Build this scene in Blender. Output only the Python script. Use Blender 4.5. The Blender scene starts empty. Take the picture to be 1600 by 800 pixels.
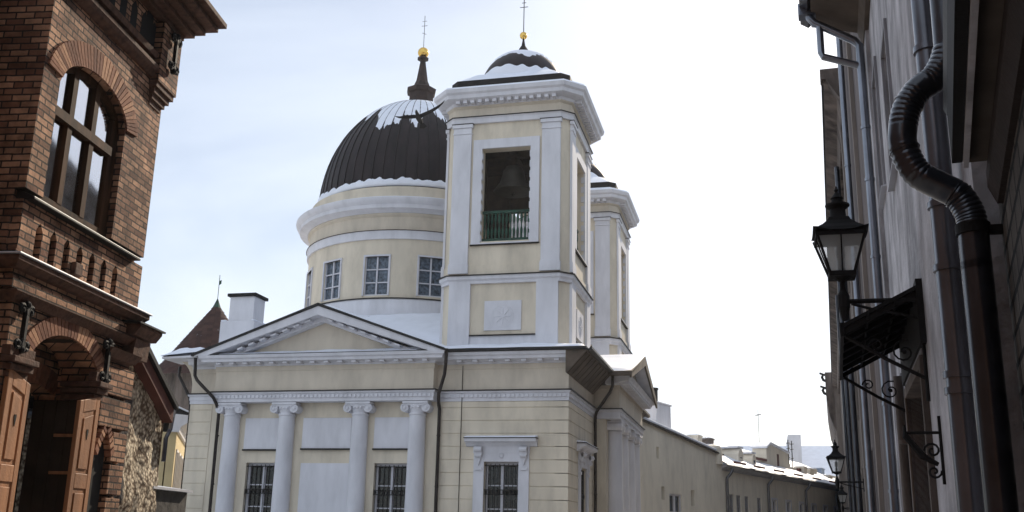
import bpy, math, random
from math import sin, cos, pi, radians, sqrt, atan2
from mathutils import Vector, Matrix, noise

random.seed(7)
S = bpy.context.scene

# ------------------------------------------------------------------ camera
PITCH, ROLL, YAW = .2675, .0213, .242
fwd = Vector((-sin(YAW)*cos(PITCH), cos(YAW)*cos(PITCH), sin(PITCH)))
r0 = Vector((cos(YAW), sin(YAW), 0)); u0 = r0.cross(fwd)
rr = r0*cos(ROLL)+u0*sin(ROLL); uu = -r0*sin(ROLL)+u0*cos(ROLL)
cam_d = bpy.data.cameras.new('camera'); cam = bpy.data.objects.new('camera', cam_d)
S.collection.objects.link(cam); S.camera = cam
cam.matrix_world = Matrix(((rr.x, uu.x, -fwd.x, 0), (rr.y, uu.y, -fwd.y, 0), (rr.z, uu.z, -fwd.z, 1.6), (0, 0, 0, 1)))
cam_d.sensor_width = 36; cam_d.lens = 36*1602/1600; cam_d.clip_start = .05; cam_d.clip_end = 3000

# ------------------------------------------------------------------ light
SUN_AZ, SUN_EL = radians(9), radians(31)          # azimuth from +Y towards +X
sun_dir = Vector((sin(SUN_AZ)*cos(SUN_EL), cos(SUN_AZ)*cos(SUN_EL), sin(SUN_EL)))
sd = bpy.data.lights.new('sun', 'SUN'); sd.energy = 5.0; sd.angle = radians(.6); sd.color = (1, .87, .70)
so = bpy.data.objects.new('sun', sd); S.collection.objects.link(so)
so.rotation_euler = sun_dir.to_track_quat('Z', 'Y').to_euler()
S.view_settings.view_transform = 'Standard'; S.view_settings.look = 'None'
S.view_settings.gamma = 1; S.view_settings.use_curve_mapping = False
S.view_settings.exposure = .15

W = bpy.data.worlds.new('World'); S.world = W; W.use_nodes = True
nt = W.node_tree; nt.nodes.clear()
out = nt.nodes.new('ShaderNodeOutputWorld'); bg = nt.nodes.new('ShaderNodeBackground')
sky = nt.nodes.new('ShaderNodeTexSky'); sky.sky_type = 'NISHITA'; sky.sun_disc = False
sky.sun_elevation = SUN_EL; sky.sun_rotation = SUN_AZ; sky.dust_density = 1.2; sky.air_density = 1.0; sky.ozone_density = 2.5
bg.inputs['Strength'].default_value = .10
tc = nt.nodes.new('ShaderNodeTexCoord'); mp = nt.nodes.new('ShaderNodeMapping')
mp.inputs['Scale'].default_value = (1.1, 1.6, 2.6); mp.inputs['Rotation'].default_value = (.3, .5, .2)
nz = nt.nodes.new('ShaderNodeTexNoise'); nz.inputs['Scale'].default_value = 1.5; nz.inputs['Detail'].default_value = 7
nz.inputs['Roughness'].default_value = .5; nz.inputs['Distortion'].default_value = .4
cr = nt.nodes.new('ShaderNodeMapRange'); cr.inputs['From Min'].default_value = .36; cr.inputs['From Max'].default_value = .66
cr.inputs['To Min'].default_value = .30; cr.inputs['To Max'].default_value = .92
mx = nt.nodes.new('ShaderNodeMix'); mx.data_type = 'RGBA'
mx.inputs['B'].default_value = (9.2, 10.0, 11.2, 1)
L = nt.links.new
L(tc.outputs['Generated'], mp.inputs['Vector']); L(mp.outputs[0], nz.inputs['Vector']); L(nz.outputs['Fac'], cr.inputs['Value'])
L(cr.outputs[0], mx.inputs['Factor']); L(sky.outputs[0], mx.inputs['A']); L(mx.outputs['Result'], bg.inputs['Color']); L(bg.outputs[0], out.inputs[0])

# ------------------------------------------------------------------ materials
MATS = {}
def mat(name, col, rough=.85, metal=0, var=.12, scale=3, bump=.1, bscale=30, spec=.3, streak=0, dirt=None, detail=6, wet=0, extra=None):
    m = bpy.data.materials.new(name); m.use_nodes = True; n = m.node_tree.nodes; l = m.node_tree.links
    b = n['Principled BSDF']; b.inputs['Roughness'].default_value = rough; b.inputs['Metallic'].default_value = metal
    b.inputs['Specular IOR Level'].default_value = spec
    t = n.new('ShaderNodeTexCoord')
    nz = n.new('ShaderNodeTexNoise'); nz.inputs['Scale'].default_value = scale; nz.inputs['Detail'].default_value = detail
    mpn = n.new('ShaderNodeMapping'); mpn.inputs['Scale'].default_value = (1, 1, 1 if not streak else streak)
    l.new(t.outputs['Object'], mpn.inputs[0]); l.new(mpn.outputs[0], nz.inputs['Vector'])
    rmp = n.new('ShaderNodeMapRange'); rmp.inputs['From Min'].default_value = .3; rmp.inputs['From Max'].default_value = .7
    rmp.inputs['To Min'].default_value = 0; rmp.inputs['To Max'].default_value = 1
    l.new(nz.outputs['Fac'], rmp.inputs[0])
    mixn = n.new('ShaderNodeMix'); mixn.data_type = 'RGBA'
    d = dirt or tuple(c*(1-2*var) for c in col); h = tuple(min(1, c*(1+var)) for c in col)
    mixn.inputs['A'].default_value = (*d, 1); mixn.inputs['B'].default_value = (*h, 1)
    l.new(rmp.outputs[0], mixn.inputs['Factor'])
    if streak:
        m3 = n.new('ShaderNodeMapping'); m3.inputs['Scale'].default_value = (2.2, 2.2, .7); l.new(t.outputs['Object'], m3.inputs[0])
        n3 = n.new('ShaderNodeTexNoise'); n3.inputs['Scale'].default_value = 1; n3.inputs['Detail'].default_value = 9; n3.inputs['Roughness'].default_value = .62; l.new(m3.outputs[0], n3.inputs['Vector'])
        r3 = n.new('ShaderNodeMapRange'); r3.inputs['From Min'].default_value = .28; r3.inputs['From Max'].default_value = .55; r3.inputs['To Min'].default_value = 1-2.6*var; r3.inputs['To Max'].default_value = 1.0
        l.new(n3.outputs['Fac'], r3.inputs[0])
        x3 = n.new('ShaderNodeMix'); x3.data_type = 'RGBA'; x3.blend_type = 'MULTIPLY'; x3.inputs['Factor'].default_value = 1
        l.new(mixn.outputs['Result'], x3.inputs['A']); l.new(r3.outputs[0], x3.inputs['B']); l.new(x3.outputs['Result'], b.inputs['Base Color'])
    else: l.new(mixn.outputs['Result'], b.inputs['Base Color'])
    if bump:
        n2 = n.new('ShaderNodeTexNoise'); n2.inputs['Scale'].default_value = bscale; n2.inputs['Detail'].default_value = 5
        l.new(t.outputs['Object'], n2.inputs['Vector'])
        bp = n.new('ShaderNodeBump'); bp.inputs['Strength'].default_value = bump; bp.inputs['Distance'].default_value = .02
        l.new(n2.outputs['Fac'], bp.inputs['Height']); l.new(bp.outputs[0], b.inputs['Normal'])
    MATS[name] = m
    return m

mat('yellow_plaster', (.70, .625, .50), var=.07, scale=1.1, bump=.12, bscale=18, streak=.35)
mat('frieze_plaster', (.64, .57, .465), var=.06, scale=1.3, bump=.1, bscale=18, streak=.5)
mat('white_plaster', (.69, .69, .725), var=.05, scale=2, bump=.08, bscale=25, streak=.3)
mat('snow', (.80, .83, .90), rough=.6, var=.03, scale=2, bump=.5, bscale=5, spec=.2)
mat('black_metal', (.018, .017, .017), rough=.45, metal=.3, var=.2, bump=.05)
mat('pipe_black', (.03, .024, .022), rough=.4, metal=.2, var=.3, bump=.03)
mat('dome_metal', (.018, .011, .012), rough=.55, metal=.35, var=.3, scale=4, bump=.1, streak=.2, spec=.4)
mat('cap_metal', (.038, .023, .019), rough=.6, metal=.2, var=.3)
mat('gold', (.85, .55, .14), rough=.25, metal=1, var=.08, bump=0)
mat('bronze', (.05, .047, .04), rough=.5, metal=.4, var=.2)
mat('glass_dark', (.012, .014, .018), rough=.08, var=.3, scale=6, bump=0, spec=.5)
mat('glass_blue', (.10, .13, .17), rough=.25, var=.4, scale=9, bump=0, spec=.4)
mat('window_white', (.62, .62, .66), var=.05, bump=0)
mat('window_grey', (.30, .30, .32), var=.1, bump=0)
mat('iron', (.011, .010, .010), rough=.75, metal=.1, var=.2, bump=.1, bscale=60)
mat('green_wood', (.016, .065, .042), rough=.6, var=.3, bump=.1)
mat('dark_wood', (.035, .022, .014), rough=.8, var=.3, bump=.1)
mat('soffit_brown', (.11, .085, .065), rough=.8, var=.25, scale=2, bump=.1)
mat('brown_frame', (.075, .034, .016), rough=.75, spec=.1, var=.3, scale=12, streak=.1, bump=.1)
mat('gate_wood', (.40, .185, .085), rough=.6, var=.16, scale=14, streak=.08, bump=.15, bscale=40)
mat('curtain', (.55, .58, .62), var=.12, scale=3, streak=.1, bump=.1)
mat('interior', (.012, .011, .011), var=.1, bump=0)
mat('ledge_metal', (.55, .56, .6), rough=.45, metal=.1, var=.1)
mat('brick_trim', (.11, .055, .036), var=.25, scale=14, bump=.4, bscale=40)
mat('mortar_dark', (.035, .024, .02), var=.2, bump=.3)
mat('grey_render', (.56, .545, .565), var=.2, scale=2.6, bump=1, bscale=13, streak=.8)
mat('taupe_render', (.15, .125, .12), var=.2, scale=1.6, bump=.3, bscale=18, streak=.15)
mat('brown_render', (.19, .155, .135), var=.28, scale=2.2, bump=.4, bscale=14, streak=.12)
mat('tan_render', (.25, .215, .19), var=.12, scale=1.6, bump=.3, bscale=18, streak=.2)
mat('pipe_steel', (.12, .13, .155), rough=.3, metal=.6, var=.12, scale=3, bump=.05, bscale=12)
mat('pipe_blue', (.21, .23, .27), rough=.32, metal=.85, var=.12, scale=3, bump=.04)
mat('pipe_dark', (.036, .040, .052), rough=.3, metal=.5, var=.2, scale=4, bump=.05, bscale=12)
mat('far_yellow', (.80, .74, .62), var=.06, scale=.5, bump=.1, bscale=8, streak=.6)
mat('left_yellow', (.60, .49, .28), var=.06, scale=1, bump=.05)
mat('red_fascia', (.10, .036, .028), var=.2, bump=.1)
mat('red_tin', (.17, .05, .045), var=.25, bump=.1)
mat('tin_blue', (.30, .36, .45), rough=.5, metal=.2, var=.1, scale=1, bump=0)
mat('asphalt', (.36, .36, .375), var=.25, scale=3, bump=.4, bscale=60)
mat('pavement', (.20, .19, .18), var=.15, scale=3, bump=.3, bscale=30)
mat('dirty_snow', (.55, .56, .58), var=.2, scale=1, bump=.5, bscale=6)
mat('bark', (.06, .045, .035), var=.2, bump=.3)
mat('feather', (.016, .013, .011), rough=.7, var=.3, bump=.1)
mat('dark_stone', (.05, .045, .042), var=.3, scale=6, bump=.6, bscale=12)

for k_ in ('pipe_steel', 'pipe_dark', 'pipe_blue'):
    b_ = MATS[k_].node_tree.nodes['Principled BSDF']; b_.inputs['Coat Weight'].default_value = .7; b_.inputs['Coat Roughness'].default_value = .16
def lamp_glass():
    m = bpy.data.materials.new('lamp_glass'); m.use_nodes = True; n = m.node_tree.nodes; l = m.node_tree.links
    b = n['Principled BSDF']; b.inputs['Base Color'].default_value = (.82, .84, .82, 1); b.inputs['Roughness'].default_value = .45
    tr = n.new('ShaderNodeBsdfTranslucent'); tr.inputs[0].default_value = (.9, .92, .9, 1)
    t2 = n.new('ShaderNodeBsdfTransparent')
    mxx = n.new('ShaderNodeMixShader'); mxx.inputs[0].default_value = .5
    m3 = n.new('ShaderNodeMixShader'); m3.inputs[0].default_value = .6
    l.new(b.outputs[0], mxx.inputs[1]); l.new(tr.outputs[0], mxx.inputs[2])
    l.new(mxx.outputs[0], m3.inputs[1]); l.new(t2.outputs[0], m3.inputs[2]); l.new(m3.outputs[0], n['Material Output'].inputs[0])
    MATS['lamp_glass'] = m
lamp_glass()
def pane_glass():
    m = bpy.data.materials.new('pane_glass'); m.use_nodes = True; n = m.node_tree.nodes; l = m.node_tree.links
    n.remove(n['Principled BSDF'])
    g = n.new('ShaderNodeBsdfGlossy'); g.inputs['Roughness'].default_value = .04; g.inputs['Color'].default_value = (.9, .93, 1, 1)
    t2 = n.new('ShaderNodeBsdfTransparent'); t2.inputs[0].default_value = (.8, .84, .84, 1)
    fr = n.new('ShaderNodeLayerWeight'); fr.inputs[0].default_value = .6
    nz = n.new('ShaderNodeTexNoise'); nz.inputs['Scale'].default_value = 3
    bp = n.new('ShaderNodeBump'); bp.inputs['Strength'].default_value = .03; bp.inputs['Distance'].default_value = .01
    l.new(nz.outputs[0], bp.inputs['Height']); l.new(bp.outputs[0], g.inputs['Normal'])
    mxx = n.new('ShaderNodeMixShader'); fa_ = n.new('ShaderNodeMapRange'); fa_.inputs['To Min'].default_value = .4; fa_.inputs['To Max'].default_value = .95; l.new(fr.outputs['Fresnel'], fa_.inputs[0]); l.new(fa_.outputs[0], mxx.inputs[0])
    l.new(t2.outputs[0], mxx.inputs[1]); l.new(g.outputs[0], mxx.inputs[2]); l.new(mxx.outputs[0], n['Material Output'].inputs[0])
    MATS['pane_glass'] = m
pane_glass()

def brick_mat(name, rotz, c1, c2, mortar, bw=.26, bh=.075, msize=.011, bump=.8, big=1.0, dirt=.5):
    """brick courses on any vertical face of a building turned by rotz"""
    m = bpy.data.materials.new(name); m.use_nodes = True; n = m.node_tree.nodes; l = m.node_tree.links
    b = n['Principled BSDF']; b.inputs['Roughness'].default_value = .85; b.inputs['Specular IOR Level'].default_value = .2
    t = n.new('ShaderNodeTexCoord'); vr = n.new('ShaderNodeVectorRotate'); vr.rotation_type = 'Z_AXIS'; vr.inputs['Angle'].default_value = -rotz
    l.new(t.outputs['Object'], vr.inputs['Vector'])
    sp = n.new('ShaderNodeSeparateXYZ'); l.new(vr.outputs[0], sp.inputs[0])
    ad = n.new('ShaderNodeMath'); ad.operation = 'ADD'; l.new(sp.outputs['X'], ad.inputs[0]); l.new(sp.outputs['Y'], ad.inputs[1])
    cb = n.new('ShaderNodeCombineXYZ'); l.new(ad.outputs[0], cb.inputs['X']); l.new(sp.outputs['Z'], cb.inputs['Y'])
    wn = n.new('ShaderNodeTexNoise'); wn.inputs['Scale'].default_value = 9; l.new(t.outputs['Object'], wn.inputs['Vector'])
    wm = n.new('ShaderNodeVectorMath'); wm.operation = 'SCALE'; wm.inputs['Scale'].default_value = .012; l.new(wn.outputs['Color'], wm.inputs[0])
    wa = n.new('ShaderNodeVectorMath'); wa.operation = 'ADD'; l.new(cb.outputs[0], wa.inputs[0]); l.new(wm.outputs[0], wa.inputs[1])
    bt = n.new('ShaderNodeTexBrick'); bt.inputs['Scale'].default_value = 1
    bt.inputs['Brick Width'].default_value = bw; bt.inputs['Row Height'].default_value = bh; bt.inputs['Mortar Size'].default_value = msize
    bt.inputs['Mortar Smooth'].default_value = .2; bt.inputs['Bias'].default_value = -.1
    bt.inputs['Color1'].default_value = (*c1, 1); bt.inputs['Color2'].default_value = (*c2, 1); bt.inputs['Mortar'].default_value = (*mortar, 1)
    l.new(wa.outputs[0], bt.inputs['Vector'])
    nz = n.new('ShaderNodeTexNoise'); nz.inputs['Scale'].default_value = 3.2; nz.inputs['Detail'].default_value = 10; nz.inputs['Roughness'].default_value = .65; l.new(t.outputs['Object'], nz.inputs['Vector'])
    mr = n.new('ShaderNodeMapRange'); mr.inputs['From Min'].default_value = .3; mr.inputs['From Max'].default_value = .65
    mr.inputs['To Min'].default_value = dirt; mr.inputs['To Max'].default_value = 1.1
    l.new(nz.outputs[0], mr.inputs[0])
    mu = n.new('ShaderNodeMix'); mu.data_type = 'RGBA'; mu.blend_type = 'MULTIPLY'; mu.inputs['Factor'].default_value = 1
    l.new(bt.outputs['Color'], mu.inputs['A']); l.new(mr.outputs[0], mu.inputs['B']); l.new(mu.outputs['Result'], b.inputs['Base Color'])
    n2 = n.new('ShaderNodeTexNoise'); n2.inputs['Scale'].default_value = 45; n2.inputs['Detail'].default_value = 4; l.new(t.outputs['Object'], n2.inputs['Vector'])
    hs = n.new('ShaderNodeMath'); hs.operation = 'MULTIPLY_ADD'; hs.inputs[1].default_value = -1.6; l.new(bt.outputs['Fac'], hs.inputs[0]); l.new(n2.outputs[0], hs.inputs[2])
    bp = n.new('ShaderNodeBump'); bp.inputs['Strength'].default_value = bump; bp.inputs['Distance'].default_value = .008
    l.new(hs.outputs[0], bp.inputs['Height']); l.new(bp.outputs[0], b.inputs['Normal'])
    MATS[name] = m
BA = .14
brick_mat('brick', BA, (.58, .33, .205), (.13, .05, .032), (.045, .033, .026), bw=.175, bh=.062, msize=.008, dirt=.18)
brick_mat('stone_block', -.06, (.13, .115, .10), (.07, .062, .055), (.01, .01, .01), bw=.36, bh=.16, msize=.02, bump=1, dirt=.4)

def island_mat(name, c1, c2, c3):
    m = bpy.data.materials.new(name); m.use_nodes = True; n = m.node_tree.nodes; l = m.node_tree.links
    b = n['Principled BSDF']; b.inputs['Roughness'].default_value = .85; b.inputs['Specular IOR Level'].default_value = .2
    g = n.new('ShaderNodeNewGeometry'); r = n.new('ShaderNodeValToRGB')
    r.color_ramp.elements[0].color = (*c1, 1); r.color_ramp.elements[1].color = (*c3, 1)
    e = r.color_ramp.elements.new(.6); e.color = (*c2, 1)
    l.new(g.outputs['Random Per Island'], r.inputs[0])
    t = n.new('ShaderNodeTexCoord'); nz = n.new('ShaderNodeTexNoise'); nz.inputs['Scale'].default_value = 25; l.new(t.outputs['Object'], nz.inputs['Vector'])
    mr = n.new('ShaderNodeMapRange'); mr.inputs['To Min'].default_value = .55; mr.inputs['To Max'].default_value = 1.3; l.new(nz.outputs[0], mr.inputs[0])
    mu = n.new('ShaderNodeMix'); mu.data_type = 'RGBA'; mu.blend_type = 'MULTIPLY'; mu.inputs['Factor'].default_value = 1
    l.new(r.outputs[0], mu.inputs['A']); l.new(mr.outputs[0], mu.inputs['B']); l.new(mu.outputs['Result'], b.inputs['Base Color'])
    bp = n.new('ShaderNodeBump'); bp.inputs['Strength'].default_value = .5; bp.inputs['Distance'].default_value = .01
    l.new(nz.outputs[0], bp.inputs['Height']); l.new(bp.outputs[0], b.inputs['Normal'])
    MATS[name] = m
island_mat('brick_arch', (.14, .055, .035), (.30, .14, .085), (.50, .28, .17))
island_mat('roof_tile', (.045, .022, .018), (.065, .030, .024), (.085, .042, .033))

def rubble_mat():
    m = bpy.data.materials.new('rubble'); m.use_nodes = True; n = m.node_tree.nodes; l = m.node_tree.links
    b = n['Principled BSDF']; b.inputs['Roughness'].default_value = .95; b.inputs['Specular IOR Level'].default_value = .1
    t = n.new('ShaderNodeTexCoord')
    nz = n.new('ShaderNodeTexNoise'); nz.inputs['Scale'].default_value = 5; nz.inputs['Detail'].default_value = 10; nz.inputs['Roughness'].default_value = .7
    l.new(t.outputs['Object'], nz.inputs['Vector'])
    v = n.new('ShaderNodeTexVoronoi'); v.inputs['Scale'].default_value = 21; l.new(t.outputs['Object'], v.inputs['Vector'])
    ad = n.new('ShaderNodeMath'); ad.operation = 'MULTIPLY_ADD'; ad.inputs[1].default_value = -.5; l.new(v.outputs['Distance'], ad.inputs[0]); l.new(nz.outputs[0], ad.inputs[2])
    r = n.new('ShaderNodeValToRGB'); r.color_ramp.elements[0].position = .12; r.color_ramp.elements[0].color = (.12, .085, .06, 1)
    r.color_ramp.elements[1].position = .45; r.color_ramp.elements[1].color = (.74, .64, .49, 1)
    l.new(ad.outputs[0], r.inputs[0])
    # shadow strip painted into the colour along the corner nearest the brick house
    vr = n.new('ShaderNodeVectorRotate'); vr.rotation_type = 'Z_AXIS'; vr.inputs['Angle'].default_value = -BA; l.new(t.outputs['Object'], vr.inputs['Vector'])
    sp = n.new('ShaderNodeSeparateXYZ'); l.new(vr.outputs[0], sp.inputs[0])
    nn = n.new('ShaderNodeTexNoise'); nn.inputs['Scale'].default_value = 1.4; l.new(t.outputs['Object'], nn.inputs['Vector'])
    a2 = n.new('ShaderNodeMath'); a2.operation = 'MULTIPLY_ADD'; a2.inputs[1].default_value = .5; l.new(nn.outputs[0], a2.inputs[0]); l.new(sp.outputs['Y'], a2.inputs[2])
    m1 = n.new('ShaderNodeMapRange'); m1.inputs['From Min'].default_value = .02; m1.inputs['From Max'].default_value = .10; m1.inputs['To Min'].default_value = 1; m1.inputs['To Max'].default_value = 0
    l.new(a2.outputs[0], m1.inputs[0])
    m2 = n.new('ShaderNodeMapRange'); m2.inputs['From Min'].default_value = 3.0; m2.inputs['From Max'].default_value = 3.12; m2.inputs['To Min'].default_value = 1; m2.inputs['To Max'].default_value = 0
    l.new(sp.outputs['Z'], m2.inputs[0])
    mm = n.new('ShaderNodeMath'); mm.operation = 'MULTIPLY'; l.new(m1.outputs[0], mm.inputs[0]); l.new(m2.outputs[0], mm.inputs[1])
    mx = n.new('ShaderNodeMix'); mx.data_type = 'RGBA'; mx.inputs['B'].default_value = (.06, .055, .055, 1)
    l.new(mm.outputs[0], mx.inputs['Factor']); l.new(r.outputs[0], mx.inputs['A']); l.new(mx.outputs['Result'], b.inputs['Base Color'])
    bp = n.new('ShaderNodeBump'); bp.inputs['Strength'].default_value = 1; bp.inputs['Distance'].default_value = .03
    l.new(ad.outputs[0], bp.inputs['Height']); l.new(bp.outputs[0], b.inputs['Normal'])
    MATS['rubble'] = m
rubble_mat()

# ------------------------------------------------------------------ mesh helpers
class Frame:
    """u along the wall, d outwards from it, z up"""
    def __init__(s, o=(0, 0), u=(1, 0), n=(0, -1)): s.o, s.u, s.n = o, u, n
    def __call__(s, u, d, z): return (s.o[0]+s.u[0]*u+s.n[0]*d, s.o[1]+s.u[1]*u+s.n[1]*d, z)
    def at(s, u, d=0):
        p = s(u, d, 0); return Frame((p[0], p[1]), s.u, s.n)
WORLD = Frame((0, 0), (1, 0), (0, 1))

class MB:
    def __init__(s, f=WORLD): s.v, s.fc, s.mi, s.f, s.m = [], [], [], f, 0
    def add(s, pts, faces, tf=True):
        b = len(s.v); s.v += [s.f(*p) if tf else tuple(p) for p in pts]
        for f in faces: s.fc.append([b+i for i in f]); s.mi.append(s.m)
    def box(s, u0, u1, d0, d1, z0, z1):
        s.add([(u0, d0, z0), (u1, d0, z0), (u1, d1, z0), (u0, d1, z0), (u0, d0, z1), (u1, d0, z1), (u1, d1, z1), (u0, d1, z1)],
              [(0, 3, 2, 1), (4, 5, 6, 7), (0, 1, 5, 4), (1, 2, 6, 5), (2, 3, 7, 6), (3, 0, 4, 7)]); return s
    def prism(s, poly, d0, d1):
        """poly: (u, z) outline given a depth from d0 to d1"""
        n = len(poly); s.add([(u, d0, z) for u, z in poly]+[(u, d1, z) for u, z in poly],
            [tuple(range(n)), tuple(range(2*n-1, n-1, -1))]+[(i, (i+1) % n, n+(i+1) % n, n+i) for i in range(n)]); return s
    def hprism(s, poly, z0, z1):
        n = len(poly); s.add([(u, d, z0) for u, d in poly]+[(u, d, z1) for u, d in poly],
            [tuple(range(n)), tuple(range(2*n-1, n-1, -1))]+[(i, (i+1) % n, n+(i+1) % n, n+i) for i in range(n)]); return s
    def run(s, u0, u1, prof):
        """profile (d, z) carried along u"""
        n = len(prof); s.add([(u0, d, z) for d, z in prof]+[(u1, d, z) for d, z in prof],
            [tuple(range(n)), tuple(range(2*n-1, n-1, -1))]+[(i, (i+1) % n, n+(i+1) % n, n+i) for i in range(n)]); return s
    def lathe(s, c, prof, n=32, a0=0, a1=2*pi, caps=True):
        full = abs(a1-a0-2*pi) < 1e-6; k = n if full else n+1
        pts = [(c[0]+r*cos(a0+(a1-a0)*i/n), c[1]+r*sin(a0+(a1-a0)*i/n), c[2]+z) for r, z in prof for i in range(k)]
        fs = [(j*k+i, j*k+(i+1) % k, (j+1)*k+(i+1) % k, (j+1)*k+i) for j in range(len(prof)-1) for i in range(n)]
        if caps and full: fs += [tuple(range(k-1, -1, -1)), tuple(range((len(prof)-1)*k, len(prof)*k))]
        s.add(pts, fs); return s
    def rail(s, path, prof, closed=True):
        """sweep profile (out, z) round a plan polygon with mitred corners"""
        n = len(path); ring = []
        for i in range(n):
            p = Vector(path[i]); a = Vector(path[i-1]) if (closed or i > 0) else None; b = Vector(path[(i+1) % n]) if (closed or i < n-1) else None
            n1 = n2 = None
            if a is not None: e = (p-a).normalized(); n1 = Vector((e.y, -e.x))
            if b is not None: e = (b-p).normalized(); n2 = Vector((e.y, -e.x))
            if n1 is None: n1 = n2
            if n2 is None: n2 = n1
            m = (n1+n2); m = m/max(.3, (1+n1.dot(n2)))
            ring.append((p, m))
        k = len(prof); pts = []
        for p, m in ring:
            for o, z in prof: q = p+m*o; pts.append((q.x, q.y, z))
        fs = []
        for i in range(n if closed else n-1):
            j = (i+1) % n
            for q in range(k): fs.append((i*k+q, i*k+(q+1) % k, j*k+(q+1) % k, j*k+q))
        if not closed: fs += [tuple(range(k)), tuple(range(n*k-1, (n-1)*k-1, -1))]
        s.add(pts, fs); return s
    def tube(s, pts, r, n=10, tf=True, caps=True):
        P = [Vector(s.f(*p)) if tf else Vector(p) for p in pts]; R = r if isinstance(r, (list, tuple)) else [r]*len(P)
        ref = None; vs = []
        for i, p in enumerate(P):
            t = (P[min(i+1, len(P)-1)]-P[max(i-1, 0)]).normalized()
            if ref is None: ref = Vector((0, 0, 1)) if abs(t.z) < .8 else Vector((1, 0, 0))
            x = (ref-t*ref.dot(t)).normalized(); y = t.cross(x); ref = x
            for k in range(n): a = 2*pi*k/n; vs.append(tuple(p+x*(cos(a)*R[i])+y*(sin(a)*R[i])))
        fs = [(i*n+k, i*n+(k+1) % n, (i+1)*n+(k+1) % n, (i+1)*n+k) for i in range(len(P)-1) for k in range(n)]
        if caps: fs += [tuple(range(n-1, -1, -1)), tuple(range((len(P)-1)*n, len(P)*n))]
        s.add(vs, fs, tf=False); return s
    def sphere(s, c, r, n=16, sz=1):
        return s.lathe((c[0], c[1], c[2]), [(r*sin(pi*i/n)+1e-4, -r*cos(pi*i/n)*sz) for i in range(n+1)], n=n)
    def wall(s, u0, u1, z0, z1, holes, d0, d1):
        """slab with rectangular openings, each row cut round them"""
        zs = sorted({z0, z1, *[min(max(h[i], z0), z1) for h in holes for i in (2, 3)]})
        for a, b in zip(zs[:-1], zs[1:]):
            if b-a < 1e-4: continue
            m = (a+b)/2; cuts = sorted([(h[0], h[1]) for h in holes if h[2] < m < h[3]]); u = u0
            for h0, h1 in cuts:
                if h0 > u+1e-4: s.box(u, h0, d0, d1, a, b)
                u = max(u, h1)
            if u1 > u+1e-4: s.box(u, u1, d0, d1, a, b)
        return s
    def over_arch(s, u0, u1, top, curve, d0, d1, n=16):
        """masonry from an arch curve(u) up to top"""
        for i in range(n):
            a = u0+(u1-u0)*i/n; b = u0+(u1-u0)*(i+1)/n
            s.prism([(a, curve(a)), (b, curve(b)), (b, top), (a, top)], d0, d1)
        return s

ROOTS = []
def tag(o, label=None, cat=None, group=None, kind=None):
    if label: o['label'] = label
    if cat: o['category'] = cat
    if group: o['group'] = group
    if kind: o['kind'] = kind
    return o
def thing(name, loc, label, cat, group=None):
    o = bpy.data.objects.new(name, None); S.collection.objects.link(o); o.location = loc; o.empty_display_size = .3
    return tag(o, label, cat, group)
def build(mb, name, mats, parent=None, root=None, smooth=False, bevel=0, label=None, autosmooth=None):
    """mesh in world coordinates, stored relative to its thing's origin"""
    off = Vector(root.location) if root is not None else Vector((0, 0, 0))
    if parent is not None and root is None:
        r = parent
        while r.parent: r = r.parent
        off = Vector(r.location)
    me = bpy.data.meshes.new(name); me.from_pydata([tuple(Vector(v)-off) for v in mb.v], [], mb.fc)
    for m in (mats if isinstance(mats, (list, tuple)) else [mats]): me.materials.append(MATS[m])
    for p, i in zip(me.polygons, mb.mi): p.material_index = i
    import bmesh
    bm = bmesh.new(); bm.from_mesh(me); bmesh.ops.recalc_face_normals(bm, faces=bm.faces); bm.to_mesh(me); bm.free()
    if smooth: me.polygons.foreach_set('use_smooth', [True]*len(me.polygons))
    if smooth and autosmooth is None: autosmooth = 40
    o = bpy.data.objects.new(name, me); S.collection.objects.link(o); o.parent = parent
    if autosmooth:
        me.set_sharp_from_angle(angle=radians(autosmooth))
    if bevel:
        b = o.modifiers.new('edge', 'BEVEL'); b.width = bevel; b.segments = 2; b.limit_method = 'ANGLE'; b.angle_limit = radians(40)
    if parent is None: o.location = off
    if label: o['label'] = label
    return o
def copy_tree(o, parent=None):
    c = o.copy(); S.collection.objects.link(c); c.parent = parent
    for k in ('label', 'category'):
        pass
    for ch in list(o.children): copy_tree(ch, c)
    return c
def relief(z): return z

# ------------------------------------------------------------------ ground
g = MB(); n_ = 60
g.box(-200, 200, -60, 300, -.6, -.02); tag(build(g, 'ground', 'dirty_snow'), kind='structure')
g = MB(); g.hprism([(-3.9, -20), (.4, -20), (1.0, 20), (3.4, 62), (4.6, 90), (-.6, 90), (-3.4, 58), (-4.2, 20)], -.02, .004)
tag(build(g, 'road', 'asphalt'), kind='structure')
g = MB(); g.hprism([(.4, -20), (1.6, -20), (2.2, 20), (4.6, 62), (5.8, 90), (4.6, 90), (3.4, 62), (1.0, 20)], -.02, .12)
g.hprism([(-3.9, -20), (-4.2, 20), (-3.4, 58), (-5.2, 58), (-5.9, 20), (-5.3, -20)], -.02, .12)
tag(build(g, 'pavement', 'pavement', bevel=.01), kind='structure')

# ================================================================== CHURCH
CH = thing('church', (-13, 43, 0), 'cream and white domed church with two bell towers, snow on its roofs', 'church')
FX = Frame((0, 34), (1, 0), (0, -1))           # front: u = X, d towards the viewer
SX = Frame((-6.34, 0), (0, 1), (1, 0))          # street side: u = Y, d towards the street
XL, XR = -20.45, -6.34

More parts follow.
